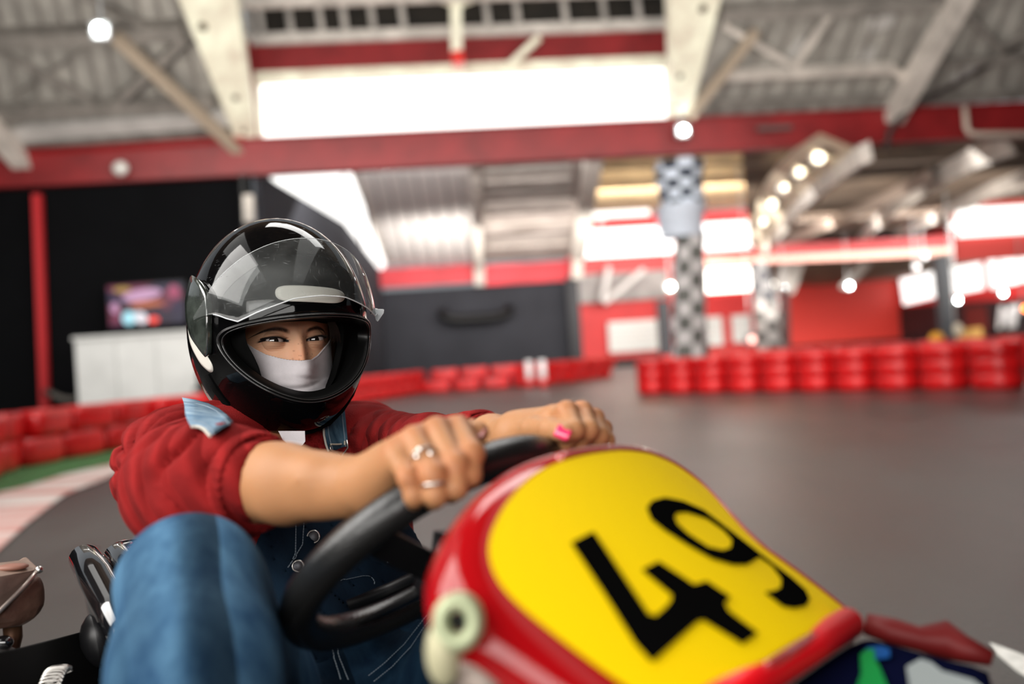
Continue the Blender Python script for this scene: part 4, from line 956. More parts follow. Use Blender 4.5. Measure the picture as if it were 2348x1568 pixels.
# left hand
mcpL = [A(1272, 962, .962), A(1300, 948, .978), A(1328, 952, .992), A(1352, 966, 1.004)]
pipL = [A(1300, 944, .925), A(1334, 945, .938), A(1362, 960, .950), A(1382, 982, .965)]
dipL = [A(1318, 985, .898), A(1350, 985, .908), A(1374, 998, .922), A(1390, 1010, .938)]
tipL = [A(1288, 1028, .914), A(1318, 1034, .926), A(1344, 1040, .940), A(1364, 1046, .954)]
fingL = [([m_, p_, d_, t_], r_) for m_, p_, d_, t_, r_ in zip(mcpL, pipL, dipL, tipL, rsR)]
fingL.append(([A(1178, 1002, 1.00), A(1222, 984, .955), A(1262, 984, .920), A(1296, 992, .893)], [.0135, .0115, .0105, .0092]))
armL = [EL2, A(1090, 1014, 1.15), A(1130, 1010, 1.08), A(1165, 1008, 1.03), A(1190, 1000, 1.01)]
armrL = [.029, .027, .0245, .0205, .020]
palmL = [(A(1190, 1000, 1.008), m_, .019, .0115) for m_ in mcpL] + [(A(1190, 1004, 1.0), A(1255, 985, .96), .016, .0125), (A(1215, 1004, .99), A(1262, 1014, .972), .014, .015), (mcpL[0], mcpL[3], .011, .010)]
lo = np.minimum.reduce([EL2, tipL[0], tipL[3], A(1190, 1030, .9)]) - .05; hi = np.maximum.reduce([EL2, mcpL[3], mcpL[0]]) + .045
fL = hand(None, lo, hi, armL, armrL, fingL, palmL)
V, Q = fL.mesh(); V = smoothV(V, Q, 3)
addpart(V, Q, skincol(V, pipL + mcpL, tipL))
# ---- face (front of the head) in face axes: s to the picture right, u up, n outward
fa = math.radians(33); FN = np.array([math.sin(fa), -math.cos(fa), .02]); FN = nz(FN); FS = nz(np.array([math.cos(fa), math.sin(fa), -.02])); FU = np.cross(FS, FN) * -1
if FU[2] < 0: FU = -FU
EC = A(679, 781, 1.262)             # between the eyes, on the skin
def onface_sn(px, py, off=0.0):     # face coordinates of a picture point on the plane through the eyes
    p = np.array(onplane(px, py, Vector(EC + FN * off), Vector(FN))); d = p - EC; return d @ FS, d @ FU
NS, NU = 600, 470
S, U = np.meshgrid(np.linspace(-.080, .080, NS), np.linspace(-.095, .050, NU), indexing='ij')
eyeL = onface_sn(637, 780, -.010); eyeR = onface_sn(731, 777, -.010)
sc_ = (eyeR[0] - eyeL[0]); mid = (eyeL[0] + eyeR[0]) / 2; um = (eyeL[1] + eyeR[1]) / 2
x = S - mid; y = U - um
N_ = -.012 - 7.5 * np.abs(x) ** 2 * (1 + np.abs(x) * 14) * .9 - np.clip(y - .03, 0, 1) ** 2 * 9
N_ += .016 * np.exp(-(x / .0105) ** 2) * np.clip((.012 - y) / .05, 0, 1.0) * np.exp(-np.clip(-.045 - y, 0, 1) / .01) * 1.2 + .006 * np.exp(-(x / .010) ** 2) * np.exp(-((y + .0) / .02) ** 2)
N_ += .0055 * np.exp(-((y - .0185) / .009) ** 2) * np.exp(-((np.abs(x) - .022) / .020) ** 2)      # brow ridge
N_ += .0032 * np.exp(-((y + .030) / .017) ** 2) * np.exp(-((np.abs(x) - .036) / .019) ** 2)       # cheeks
ER = .0122
Ecs = []
liner = np.zeros_like(S); opn = np.zeros_like(S, bool)
for sgn, (es, eu) in ((-1, eyeL), (1, eyeR)):
    dx = (S - es) * 1.0; dy = U - eu - (-.06 if sgn < 0 else .10) * 0 * dx
    N_ -= .0075 * np.exp(-((dx) / .019) ** 2 - ((dy) / .011) ** 2)
    ne = -.0252 if sgn < 0 else -.0252
    Ecs.append((es, eu - .0003, ne))
    r2 = dx ** 2 + (dy + .0003) ** 2
    sph = ne + np.sqrt(np.clip((ER + .0022) ** 2 - r2, 0, 1))
    inside = r2 < (ER + .0022) ** 2
    tilt = .08 * sgn
    yy = dy - tilt * dx
    up_ = .0031 * (1 - (dx / .0152) ** 2); dn = -.0018 * (1 - (dx / .0152) ** 2)
    op = (np.abs(dx) < .0152) & (yy < up_) & (yy > dn)
    lidw = np.exp(-((dx / .0165) ** 4 + (yy / .0125) ** 4))
    a1 = N_; b1 = np.where(inside, sph, ne); hh = np.clip(.010 - np.abs(a1 - b1), 0, 1) / .010; N_ = N_ * (1 - lidw) + (np.maximum(a1, b1) + hh * hh * .0022) * lidw
    crease = np.exp(-((yy - up_ - .0035) / .0008) ** 2) * (np.abs(dx) < .016) * .0009; N_ -= crease
    for k_, o_ in enumerate((.0035, .0062, .009)): N_ -= .0003 * np.exp(-((yy - dn + o_ + .06 * dx * sgn) / .0007) ** 2) * np.exp(-(dx / .014) ** 4)
    for k_ in range(5): N_ -= .0006 * np.exp(-((yy + .002 + .003 * k_ - (.25 + .2 * k_) * -1 * (np.abs(dx) - .014) * .6) / .0008) ** 2) * ((dx * sgn) > .014) * np.exp(-(((dx * sgn) - .022) / .007) ** 2)
    N_ = np.where(op, np.minimum(N_, ne + .004), N_); opn |= op
    # make-up along the lids
    lu = np.exp(-np.clip((yy - up_), 0, 1) / .0012) * (yy > up_ - .002) * np.exp(-(np.clip(np.abs(dx + sgn * -.0015) - .0148, 0, 1) / .002) ** 2)
    lu = np.maximum(lu, np.clip((up_ + .0022 + .0012 * np.clip(dx * sgn / .014, 0, 1) - yy) / .0008, 0, 1) * (yy > up_ - .001) * np.clip((.0165 - np.abs(dx)) / .001, 0, 1))
    wing = ((dx * sgn > .010) & (dx * sgn < .0190)).astype(float); wing = wing * np.clip((.0016 * (1 - (dx * sgn - .010) / .009) - np.abs(yy - .0008 - .10 * (dx * sgn - .012))) / .0006, 0, 1)
    ld = np.exp(-np.clip(dn - yy, 0, 1) / .0008) * (yy < dn + .001) * (np.abs(dx) < .0145) * .75
    liner = np.maximum(liner, np.maximum(np.maximum(lu, wing * 1.0), ld))
P = EC + S[..., None] * FS + U[..., None] * FU + N_[..., None] * FN
col = np.tile(np.array([.66, .37, .23]), (NS, NU, 1))
col += np.exp(-((y + .024) / .016) ** 2 - (x / .012) ** 2)[..., None] * np.array([.08, -.01, -.02])
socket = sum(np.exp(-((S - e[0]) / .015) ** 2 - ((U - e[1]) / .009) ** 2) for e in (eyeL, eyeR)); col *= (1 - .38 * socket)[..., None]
brow = np.zeros_like(S)
for sgn, e in ((-1, eyeL), (1, eyeR)):
    q = (S - e[0]) * sgn
    yc = .0098 + .0050 * np.clip(1 - ((q - .001) / .018) ** 2, -2.2, 1) ; wd = .0024 * np.clip(1 - ((q - .001) / .027) ** 6, 0, 1) * np.clip(1.15 - q / .026, .22, 1.1)
    b_ = np.clip(1.4 - np.abs(U - e[1] - yc) / np.maximum(wd, 1e-5), 0, 1) * (q > -.019) * (q < .026); brow = np.maximum(brow, b_ * np.clip((q + .018) / .006, 0, 1))
N2 = rng.random(S.shape)
brow = np.clip(brow * (0.75 + .5 * N2), 0, 1); P += (brow * .0006)[..., None] * FN
fr_ = np.zeros_like(S)
for _ in range(22):
    a_, b_ = mid + rng.normal(0, .009), um - .018 + rng.normal(0, .010); fr_ = np.maximum(fr_, .55 * np.exp(-((S - a_) ** 2 + (U - b_) ** 2) / (.0006 + .0004 * rng.random()) ** 2))
col = col * (1 - fr_[..., None]) + np.array([.22, .09, .045]) * fr_[..., None]
dark = np.clip(np.maximum(brow, liner), 0, 1)[..., None]; col = col * (1 - dark) + np.array([.008, .006, .006]) * dark
idx = np.arange(NS * NU).reshape(NS, NU); Q = np.stack([idx[:-1, :-1], idx[1:, :-1], idx[1:, 1:], idx[:-1, 1:]], -1).reshape(-1, 4)
keep = (((x / .074) ** 2 + ((y + .018) / .078) ** 2) < 1).reshape(-1)
Q = Q[keep[Q].all(1)]; used = np.unique(Q); remap = np.full(NS * NU, -1); remap[used] = np.arange(len(used)); Q = remap[Q]; P = P.reshape(-1, 3)[used]; col = col.reshape(-1, 3)[used]
addpart(P.reshape(-1, 3), Q[:, ::-1], np.clip(col, 0, 1).reshape(-1, 3))
V = np.concatenate(Vs); Q = np.concatenate(Qs); C = np.concatenate(Cs)
me = np_mesh('body', V, Q); ca = me.color_attributes.new('Col', 'FLOAT_COLOR', 'POINT')
ca.data.foreach_set('color', np.concatenate([C, np.ones((len(C), 1))], 1).astype(np.float32).ravel())
body = link('body', me, SKIN, driver); body['label'] = 'face, forearms and hands'
# ---- eyes
WE = mat('eye_white', (.42, .36, .34), .15, coat=.6); IR = mat('dark_iris', (.010, .006, .004), .12, coat=1)
for (es, eu, ne), sgn in zip(Ecs, (-1, 1)):
    ctr_ = EC + es * FS + eu * FU + ne * FN
    look = nz(np.array(CAM) - ctr_); xs = nz(np.cross(look, UP)); ys = np.cross(xs, look)
    V = []; F = []; n = 26; mi = []
    for i in range(n + 1):
        th = PI * i / n * .62
        for k_ in range(32):
            a_ = 2 * PI * k_ / 32; V.append(ctr_ + ER * (look * math.cos(th) + (xs * math.cos(a_) + ys * math.sin(a_)) * math.sin(th)))
    for i in range(n):
        for k_ in range(32): F.append((i * 32 + k_, (i + 1) * 32 + k_, (i + 1) * 32 + (k_ + 1) % 32, i * 32 + (k_ + 1) % 32)); mi.append(1 if PI * (i + .5) / n * .62 < .56 else 0)
    me = np_mesh('eye', np.array(V), np.array(F)[:, ::-1]); e_ = link('eye', me, [WE, IR], driver, True); me.polygons.foreach_set('material_index', mi)
    # lashes along the upper lid
    mb = MB()
    for q in np.linspace(-.0140, .0150, 34):
        dx = q; yy = .0030 * (1 - (dx / .0152) ** 2) + .08 * sgn * dx + .0004
        p0 = EC + (es + dx) * FS + (eu + yy) * FU + (ne + math.sqrt(max(1e-8, (ER + .0014) ** 2 - dx * dx - yy * yy))) * FN
        p1 = p0 + FN * .004 + FU * (.0035 - .0005 * rng.random()) + FS * dx * .22
        pm = (p0 + p1) / 2 - FU * .0006 + FN * .0006; mb.tube([p0, pm, p1], [.00022, .00018, .00004], 5)
    mb.build('eyelashes', mat('black_lash', (.006, .005, .005), .5), driver)
# pink painted nails and the silver ring
PINK = mat('pink_nail_varnish', (.80, .03, .13), .18, coat=.6)
def nail(c, n_, t_, w_, l_, name='fingernail', m=PINK):
    n_ = nz(n_); t_ = nz(np.array(t_) - n_ * (np.array(t_) @ n_)); x_ = np.cross(n_, t_); V = []; F = []
    G = 9
    for i in range(G):
        for j in range(G):
            a_ = (i / (G - 1) - .5) * 2; b_ = (j / (G - 1) - .5) * 2; wv_ = w_ * (1 - .25 * max(0, b_) ** 3)
            V.append(c + x_ * a_ * wv_ + t_ * b_ * l_ - n_ * (a_ * a_ * w_ * .38 + max(0, -b_) ** 3 * .0005))
    for i in range(G - 1):
        for j in range(G - 1): F.append((i * G + j, (i + 1) * G + j, (i + 1) * G + j + 1, i * G + j + 1))
    o = link(name, np_mesh(name, np.array(V), np.array(F)), m, driver); so = o.modifiers.new('s', 'SOLIDIFY'); so.thickness = .0008; return o
tc1 = A(1291, 991, .884); nail(tc1, (np.array(CAM) - tc1) + UP * .3, A(1310, 994, .885) - A(1270, 988, .905), .0058, .0068)['label'] = 'bright pink painted thumbnail'
tc2 = A(1096, 985, .843); nail(tc2, (np.array(CAM) - tc2) * .8 + UP * .45, A(1110, 984, .848) - A(1070, 988, .862), .0058, .0065, m=mat('pale_pink_nail', (.62, .27, .25), .2, coat=.5))
rp_ = mcpR[2] * .45 + pipR[2] * .55; rd = nz(pipR[2] - mcpR[2])
ringo = empty('finger_ring', Vector(rp_), 'silver ring with four round stones on the finger of the nearer hand', 'ring')
xr = nz(np.cross(rd, UP)); yr = np.cross(xr, rd)
MB().tube([Vector(rp_ + (xr * math.cos(a) + yr * math.sin(a)) * .0112) for a in np.linspace(0, 2 * PI, 28, endpoint=False)], .0011, 8, closed=True).build('band', STEEL, ringo, True)
cdir = nz(np.array(CAM) - rp_); top_ = rp_ + cdir * .0128 - rd * .002; xa = nz(np.cross(cdir, UP)); ya = np.cross(xa, cdir)
GEM = mat('bright_stone', (.95, .93, .88), .08, metal=.9)
for (a_, b_) in ((-.0052, .0016), (.0030, .0056), (.0056, .0002), (-.0010, -.0046)):
    MB().ball(Vector(top_ + xa * a_ + ya * b_), .0026, 12).build('stone', GEM, ringo, True)
rp2 = dipR[2] * .5 + pipR[2] * .5; rd2 = nz(dipR[2] - pipR[2]); xr = nz(np.cross(rd2, FS)); yr = np.cross(xr, rd2)
tag(MB().tube([Vector(rp2 + (xr * math.cos(a) + yr * math.sin(a)) * .0100) for a in np.linspace(0, 2 * PI, 28, endpoint=False)], .0016, 8, closed=True).build('finger_ring', STEEL, None, True), 'plain silver band low on the nearer hand below the stone ring', 'ring')
# ---- cloth mask over nose and jaw
def mz(s_, u_):
    x = s_ - mid; y = u_ - um
    n_ = -.0085 - 7.0 * x * x * (1 + abs(x) * 13) + .019 * math.exp(-(x / .018) ** 2) * math.exp(-((y + .038) / .022) ** 2) + .005 * math.exp(-(x / .03) ** 2) * math.exp(-((y + .085) / .02) ** 2)
    n_ -= .0028 * math.exp(-((y + .062 - 5 * x * x - .12 * x) / .0035) ** 2) * math.exp(-(x / .028) ** 2) + .0022 * math.exp(-((y + .050 - 4 * x * x + .15 * x) / .003) ** 2) * math.exp(-((x - .01) / .022) ** 2)
    n_ += .0006 * math.sin(y * 500 + x * 80) * math.exp(-((y + .06) / .015) ** 2)
    return n_ + .0034
def onmask(px, py):
    s_, u_ = onface_sn(px, py)
    for _ in range(6):
        s_, u_ = onface_sn(px, py, mz(s_, u_))
    return s_, u_
topc = [onmask(*q) for q in ((548, 768), (563, 783), (585, 799), (610, 812), (640, 820), (660, 824), (690, 826), (715, 824), (728, 815), (745, 795), (762, 772), (772, 760))]
xs_ = np.array([q[0] for q in topc]); ys_ = np.array([q[1] for q in topc]); o_ = np.argsort(xs_)
G1, G2 = 150, 110; V = []
for i in range(G1):
    s_ = -.072 + .144 * i / (G1 - 1); tu = float(np.interp(s_, xs_[o_], ys_[o_])); tu += .0003 * math.sin(i * 2.1)
    for j in range(G2):
        q = j / (G2 - 1); u_ = tu - q * (tu + .090); n_ = mz(s_, u_)
        if j == 0: n_ -= .0022
        if j in (1, 2, 3): n_ += .0005
        V.append(EC + s_ * FS + u_ * FU + n_ * FN)
idx = np.arange(G1 * G2).reshape(G1, G2); Q = np.stack([idx[:-1, :-1], idx[:-1, 1:], idx[1:, 1:], idx[1:, :-1]], -1).reshape(-1, 4)
mk = link('cloth_mask', np_mesh('cloth_mask', np.array(V), Q), mat('white_jersey', (.60, .56, .58), .9, var=.06, vscale=60, bump=.25, bscale=1400), driver)
mk['label'] = 'white jersey mask pulled over nose and mouth'
so = mk.modifiers.new('s', 'SOLIDIFY'); so.thickness = .0012; so.offset = -1
# loose white flap of the mask below the chin
fl_ = MB(); P = [A(638, 988, 1.22), A(648, 1008, 1.217), (A(664, 1021, 1.212)), A(680, 1024, 1.212), A(693, 1021, 1.213), A(700, 1012, 1.216), A(699, 988, 1.22)]
P = [Vector(p) for p in P]; nvec = (CAM - P[2]).normalized() * .0015
fl_.add(P + [p - nvec for p in P], [tuple(range(7)), tuple(range(13, 6, -1))] + [(i, (i + 1) % 7, 7 + (i + 1) % 7, 7 + i) for i in range(7)]).build('mask_flap', MATS['white_jersey'], driver)
# ------------------------------------------------------------------ helmet
HN = nz(np.array([math.sin(fa), -math.cos(fa), 0])); HS = nz(np.array([math.cos(fa), math.sin(fa), 0])); HU = UP
HC = EC - HN * .088 + HU * .0195 + HS * .0085
HR_ = np.array([.1145, .146, .1485])
GLOSS = mat('gloss_black_shell', (.002, .002, .0022), .06, coat=0.0, spec=.22, bump=.012, bscale=35)
nt = GLOSS.node_tree; b = nt.nodes['Principled BSDF']     # fine scratches in the lacquer
tcn = nt.nodes['Texture Coordinate']; wn = nt.nodes.new('ShaderNodeTexNoise'); mpn = nt.nodes.new('ShaderNodeMapping'); mpn.inputs['Scale'].default_value = (8, 90, 300); mpn.inputs['Rotation'].default_value = (.6, .3, .9)
nt.links.new(tcn.outputs['Object'], mpn.inputs[0]); nt.links.new(mpn.outputs[0], wn.inputs[0]); wn.inputs['Scale'].default_value = 1.0
rr1 = nt.nodes.new('ShaderNodeValToRGB'); rr1.color_ramp.elements[0].position = .66; rr1.color_ramp.elements[0].color = (.05, .05, .05, 1); rr1.color_ramp.elements[1].position = .76; rr1.color_ramp.elements[1].color = (.4, .4, .4, 1)
nt.links.new(wn.outputs[0], rr1.inputs[0]); nt.links.new(rr1.outputs[0], b.inputs['Roughness'])
MATTE = mat('black_lining_cloth', (.004, .004, .004), 1.0, spec=.05)
def hpt(d, off=0.0):
    d = np.array(d, float); r = HR_ + off; q = d / (np.linalg.norm(d / r)); 
    el = math.asin(max(-1, min(1, d[2] / np.linalg.norm(d))))
    q = q * (1 + .035 * math.exp(-((el + .62) / .35) ** 2) * max(0, d[1]) ** 2)
    if q[2] < -.135: q[2] = -.135 - (-.135 - q[2]) * .5
    return HC + q[0] * HS + q[1] * HN + q[2] * HU
def lp(lam, psi):
    l, p = math.radians(lam), math.radians(psi); return np.array([math.sin(l), math.cos(l) * math.cos(p), math.cos(l) * math.sin(p)])
def hdir(px, py, off=0.0):
    B_ = np.array([HS, HN, HU]); o = B_ @ (np.array(CAM) - HC); d = B_ @ np.array(ray(px, py)); r = HR_ + off
    D = d / r; O = o / r; a = D @ D; b_ = O @ D; c_ = O @ O - 1; ds = b_ * b_ - a * c_; t = (-b_ - math.sqrt(max(ds, 0))) / a; return nz(o + d * t)
def resample(P, n, closed=True):
    P = [np.array(p, float) for p in P]; Q = P + ([P[0]] if closed else []); L = [0]
    for a, b_ in zip(Q, Q[1:]): L.append(L[-1] + np.linalg.norm(b_ - a))
    out = []
    for i in range(n):
        s_ = L[-1] * i / (n if closed else n - 1); k_ = min(max(np.searchsorted(L, s_, side='right') - 1, 0), len(Q) - 2); t_ = (s_ - L[k_]) / max(L[k_ + 1] - L[k_], 1e-9); out.append(Q[k_] * (1 - t_) + Q[k_ + 1] * t_)
    return out
def smooth_loop(P, it=3):
    P = np.array(P)
    for _ in range(it): P = (np.roll(P, 1, 0) + 2 * P + np.roll(P, -1, 0)) / 4
    return P
# opening edge: left half read off the photograph, mirrored to the far side
half = [(0, 4), (-20, 3.5), (-38, 2), (-50, -1), (-56, -7), (-56, -15), (-50, -24), (-42, -30), (-30, -35), (-18, -38), (-7, -40), (0, -40.5)]
loop = [lp(a, b_) for a, b_ in half] + [lp(-a, b_) for a, b_ in half[::-1][1:-1]]
LOOP = smooth_loop(resample(loop, 128), 4); LOOP /= np.linalg.norm(LOOP, axis=1)[:, None]
NB = 128
def band(rows, name, m, parent, closed_end=False):
    V = np.concatenate(rows); R = len(rows); F = []
    for i in range(R - 1):
        for k_ in range(NB): F.append((i * NB + k_, i * NB + (k_ + 1) % NB, (i + 1) * NB + (k_ + 1) % NB, (i + 1) * NB + k_))
    me = mesh_np(V, F); bm = bmesh.new(); bm.from_mesh(me)
    if closed_end: bmesh.ops.contextual_create(bm, geom=bm.verts[-NB:] if False else [v for v in bm.verts if v.index >= (R - 1) * NB])
    bmesh.ops.recalc_face_normals(bm, faces=bm.faces); bm.to_mesh(me); bm.free()
    return link(name, me, m, parent, True)
back = np.array([0, -1, .05]); rows = []
cen = nz(LOOP.mean(0))
for i in range(64):
    t = i / 63 * .985; row = []
    for d in LOOP:
        # rotate from the opening edge round to the back of the shell
        a0 = math.acos(max(-1, min(1, d @ cen))); perp = nz(d - cen * (d @ cen)); ang_ = a0 + (PI - a0) * t
        row.append(hpt(cen * math.cos(ang_) + perp * math.sin(ang_)))
    rows.append(np.array(row))
helmet = band(rows, 'helmet', GLOSS, driver, True); helmet['label'] = 'glossy black full face helmet'
so = helmet.modifiers.new('s', 'SOLIDIFY'); so.thickness = .004; so.offset = -1
def scaled_loop(k_, dr, dshift=0.0):
    out = []
    for d in LOOP:
        a0 = math.acos(max(-1, min(1, d @ cen))) * k_; perp = nz(d - cen * (d @ cen)); q = cen * math.cos(a0) + perp * math.sin(a0); out.append(hpt(q, dr))
    return np.array(out)
band([scaled_loop(1.01, .0012), scaled_loop(.985, .0028), scaled_loop(.972, .0010), scaled_loop(.968, -.003), scaled_loop(.950, -.0035), scaled_loop(.946, .0), scaled_loop(.937, .0010), scaled_loop(.928, -.001), scaled_loop(.924, -.006), scaled_loop(.924, -.014)], 'eyeport_trim', mat('black_rubber_trim', (.003, .003, .003), .35, spec=.3), helmet)
for k_, dr in ((1.012, .0014), (.985, .0030), (.937, .0014)):
    MB().tube([Vector(p) for p in scaled_loop(k_, dr)], .00065, 6, closed=True).build('trim_bead', mat('glossy_bead', (.03, .03, .03), .08, coat=1), helmet, True)
# padded lining between the eyeport and the visible part of the face
inn = [(563, 742), (562, 768), (567, 790), (580, 812), (593, 840), (602, 870), (610, 905), (640, 935), (690, 948), (728, 940), (744, 905), (766, 870), (778, 830), (786, 792), (788, 762), (784, 740), (720, 735), (640, 737)]
IN = np.array(resample([np.array(onplane(px, py, Vector(EC + FN * -.004), Vector(FN))) for px, py in inn], NB))
ib = scaled_loop(.925, -.010); 
# align start and direction of the two loops
def best_align(Aq, Bq):
    best = None
    for flip in (False, True):
        C_ = Bq[::-1] if flip else Bq
        for sft in range(0, NB, 2):
            e_ = ((Aq - np.roll(C_, sft, 0)) ** 2).sum()
            if best is None or e_ < best[0]: best = (e_, np.roll(C_, sft, 0))
    return best[1]
IN = best_align(ib, smooth_loop(IN, 2)); rows = []
for i in range(12):
    t = i / 11; bulge = math.sin(PI * min(1, t * 1.0)) * .012
    rows.append(ib * (1 - t) + (IN - FN * .010) * t + FN * bulge * 0 + (-(ib - EC - FN * .0) * 0) + FN * (-.018 * math.sin(PI * t) * (1 - t)) + FN * .010 * t ** 3)
rows.append(IN - FN * .02)
lin = band(rows, 'lining', MATTE, helmet)
# visor, swung up on its pivots
GL = bpy.data.materials.new('scratched_clear_visor'); GL.use_nodes = True; nt = GL.node_tree; N = nt.nodes; L = nt.links; N.remove(N['Principled BSDF'])
tr = N.new('ShaderNodeBsdfTransparent'); tr.inputs[0].default_value = (.93, .95, .95, 1); gl = N.new('ShaderNodeBsdfGlossy'); gl.inputs['Roughness'].default_value = .05; df = N.new('ShaderNodeBsdfDiffuse'); df.inputs[0].default_value = (.45, .47, .46, 1)
fr = N.new('ShaderNodeFresnel'); fr.inputs[0].default_value = 1.35; m1 = N.new('ShaderNodeMixShader'); m2 = N.new('ShaderNodeMixShader'); L.new(fr.outputs[0], m1.inputs[0]); L.new(tr.outputs[0], m1.inputs[1]); L.new(gl.outputs[0], m1.inputs[2])
tcn = N.new('ShaderNodeTexCoord'); mx = None; prev = None
for rot, sc3 in (((.2, .5, .3), (60, 60, 900)), ((.9, .2, 1.4), (700, 70, 70)), ((.4, 1.2, .2), (60, 900, 60))):
    mpn = N.new('ShaderNodeMapping'); mpn.inputs['Rotation'].default_value = rot; mpn.inputs['Scale'].default_value = sc3; n_ = N.new('ShaderNodeTexNoise'); n_.inputs['Scale'].default_value = 1; n_.inputs['Detail'].default_value = 2
    L.new(tcn.outputs['Object'], mpn.inputs[0]); L.new(mpn.outputs[0], n_.inputs[0]); rp = N.new('ShaderNodeMapRange'); rp.inputs[1].default_value = .68; rp.inputs[2].default_value = .82; rp.inputs[3].default_value = 0; rp.inputs[4].default_value = .35; L.new(n_.outputs[0], rp.inputs[0])
    if prev is None: prev = rp.outputs[0]
    else: ad = N.new('ShaderNodeMath'); L.new(prev, ad.inputs[0]); L.new(rp.outputs[0], ad.inputs[1]); prev = ad.outputs[0]
cl = N.new('ShaderNodeTexNoise'); cl.inputs['Scale'].default_value = 14; cl.inputs['Detail'].default_value = 6; L.new(tcn.outputs['Object'], cl.inputs[0]); rp = N.new('ShaderNodeMapRange'); rp.inputs[1].default_value = .4; rp.inputs[2].default_value = .75; rp.inputs[3].default_value = .045; rp.inputs[4].default_value = .17; L.new(cl.outputs[0], rp.inputs[0])
ad = N.new('ShaderNodeMath'); ad.use_clamp = True; L.new(prev, ad.inputs[0]); L.new(rp.outputs[0], ad.inputs[1]); L.new(ad.outputs[0], m2.inputs[0]); L.new(m1.outputs[0], m2.inputs[1]); L.new(df.outputs[0], m2.inputs[2]); L.new(m2.outputs[0], N['Material Output'].inputs[0])
def psi0(a): a = abs(a); return float(np.interp(a, [0, 12, 28, 38, 44, 52, 62, 75], [11, 10.5, 6.5, 3, 6, 12, 16, 20]))
def psi1(a): a = abs(a); return float(np.interp(a, [0, 15, 30, 42, 50, 60, 75], [41, 41, 40.5, 39, 37, 32, 26]))
NL, NP = 90, 24; V = []
for i in range(NL):
    a_ = -72 + 144 * i / (NL - 1)
    for j in range(NP):
        V.append(hpt(lp(a_, psi0(a_) + (psi1(a_) - psi0(a_)) * j / (NP - 1)), .010 + .005 * math.cos(math.radians(a_)) ** 2 + (.002 if j == 0 else 0)))
V = np.array(V); idx = np.arange(NL * NP).reshape(NL, NP); Q = np.stack([idx[:-1, :-1], idx[1:, :-1], idx[1:, 1:], idx[:-1, 1:]], -1).reshape(-1, 4)
vis = link('visor', np_mesh('visor', V, Q), GL, helmet); vis['label'] = 'raised clear scratched visor'
EDGE = mat('visor_edge', (.62, .65, .66), .15, coat=1)
grid_ = V.reshape(NL, NP, 3)
mb = MB(); mb.tube([Vector(p) for p in grid_[12:-8, 0]], .0008, 6); mb.tube([Vector(p) for p in grid_[12:-8, -1]], .00035, 6); mb.build('visor_edge', EDGE, helmet, True)
# lifting tab at the far lower corner of the visor
t0 = grid_[NL - 24, 0]; mb = MB()
tabp = [A(852, 700, 1.31), A(862, 735, 1.31), A(866, 738, 1.305), A(880, 718, 1.30), A(881, 709, 1.30), A(862, 708, 1.305)]
tabp = [Vector(p) for p in tabp]; nv = (CAM - tabp[0]).normalized() * .006
mb.add(tabp + [p - nv for p in tabp], [tuple(range(6)), tuple(range(11, 5, -1))] + [(i, (i + 1) % 6, 6 + (i + 1) % 6, 6 + i) for i in range(6)]).build('visor_tab', mat('clear_tab', (.55, .58, .60), .1, coat=1), helmet, bevel=.001)
# side plate, forehead strip, jaw sticker: patches lying on the shell
def patch(pix, name, m, off, th, bev=.0012, rings=5, cut=None):
    P = resample([np.array([*q, 0.0]) for q in pix], 72); c_ = np.mean(P, 0); V = []; F = []
    for i in range(rings + 1):
        k_ = 1 - i / (rings + .3)
        for p in P:
            q = c_ + (p - c_) * k_; d = hdir(q[0], q[1], off); V.append(hpt(d, off + th))
    for i in range(rings):
        for k_ in range(72): F.append((i * 72 + k_, i * 72 + (k_ + 1) % 72, (i + 1) * 72 + (k_ + 1) % 72, (i + 1) * 72 + k_))
    n0 = len(V); F.append(tuple(rings * 72 + k_ for k_ in range(72)))
    for k_ in range(72): d = hdir(P[k_][0], P[k_][1], off); V.append(hpt(d, off - .002))
    for k_ in range(72): F.append((k_, n0 + k_, n0 + (k_ + 1) % 72, (k_ + 1) % 72))
    me = mesh_np(V, F); bm = bmesh.new(); bm.from_mesh(me); bmesh.ops.recalc_face_normals(bm, faces=bm.faces); bm.to_mesh(me); bm.free()
    return link(name, me, m, helmet, True)
def rounded(pts, r=.25, n=6):
    out = []; K = len(pts)
    for i in range(K):
        a = np.array(pts[i - 1], float); b_ = np.array(pts[i], float); c_ = np.array(pts[(i + 1) % K], float)
        p0 = b_ + (a - b_) * r; p1 = b_ + (c_ - b_) * r
        for j in range(n + 1): t = j / n; out.append(tuple((1 - t) ** 2 * p0 + 2 * t * (1 - t) * b_ + t * t * p1))
    return out
patch(rounded([(446, 634), (462, 644), (480, 672), (483, 700), (483, 820), (470, 806), (446, 772), (436, 735), (434, 690)], .3), 'side_plate', mat('smoky_side_plate', (.035, .042, .036), .16, coat=1, bump=.05, bscale=60, var=.6, vscale=30), .003, .006)['label'] = 'smoky pivot cover plate'  # green-grey mottle puts a reflection into the plate colour
OFFW = mat('offwhite_reflective_tape', (.62, .60, .54), .5)
patch(rounded([(630, 655), (700, 654), (790, 664), (790, 697), (710, 692), (632, 690)], .45), 'forehead_sticker', OFFW, .0, .0006)['label'] = 'off white rounded strip'
patch(rounded([(430, 742), (440, 765), (465, 800), (488, 835), (490, 852), (482, 854), (460, 835), (436, 790)], .4), 'jaw_sticker', OFFW, .0, .0006)['label'] = 'off white curved strip'
MB().tube([Vector(hpt(lp(a_, -78 + abs(a_) * .2), .001)) for a_ in range(-60, 61, 10)], .004, 8).build('neck_roll', MATTE, helmet, True)
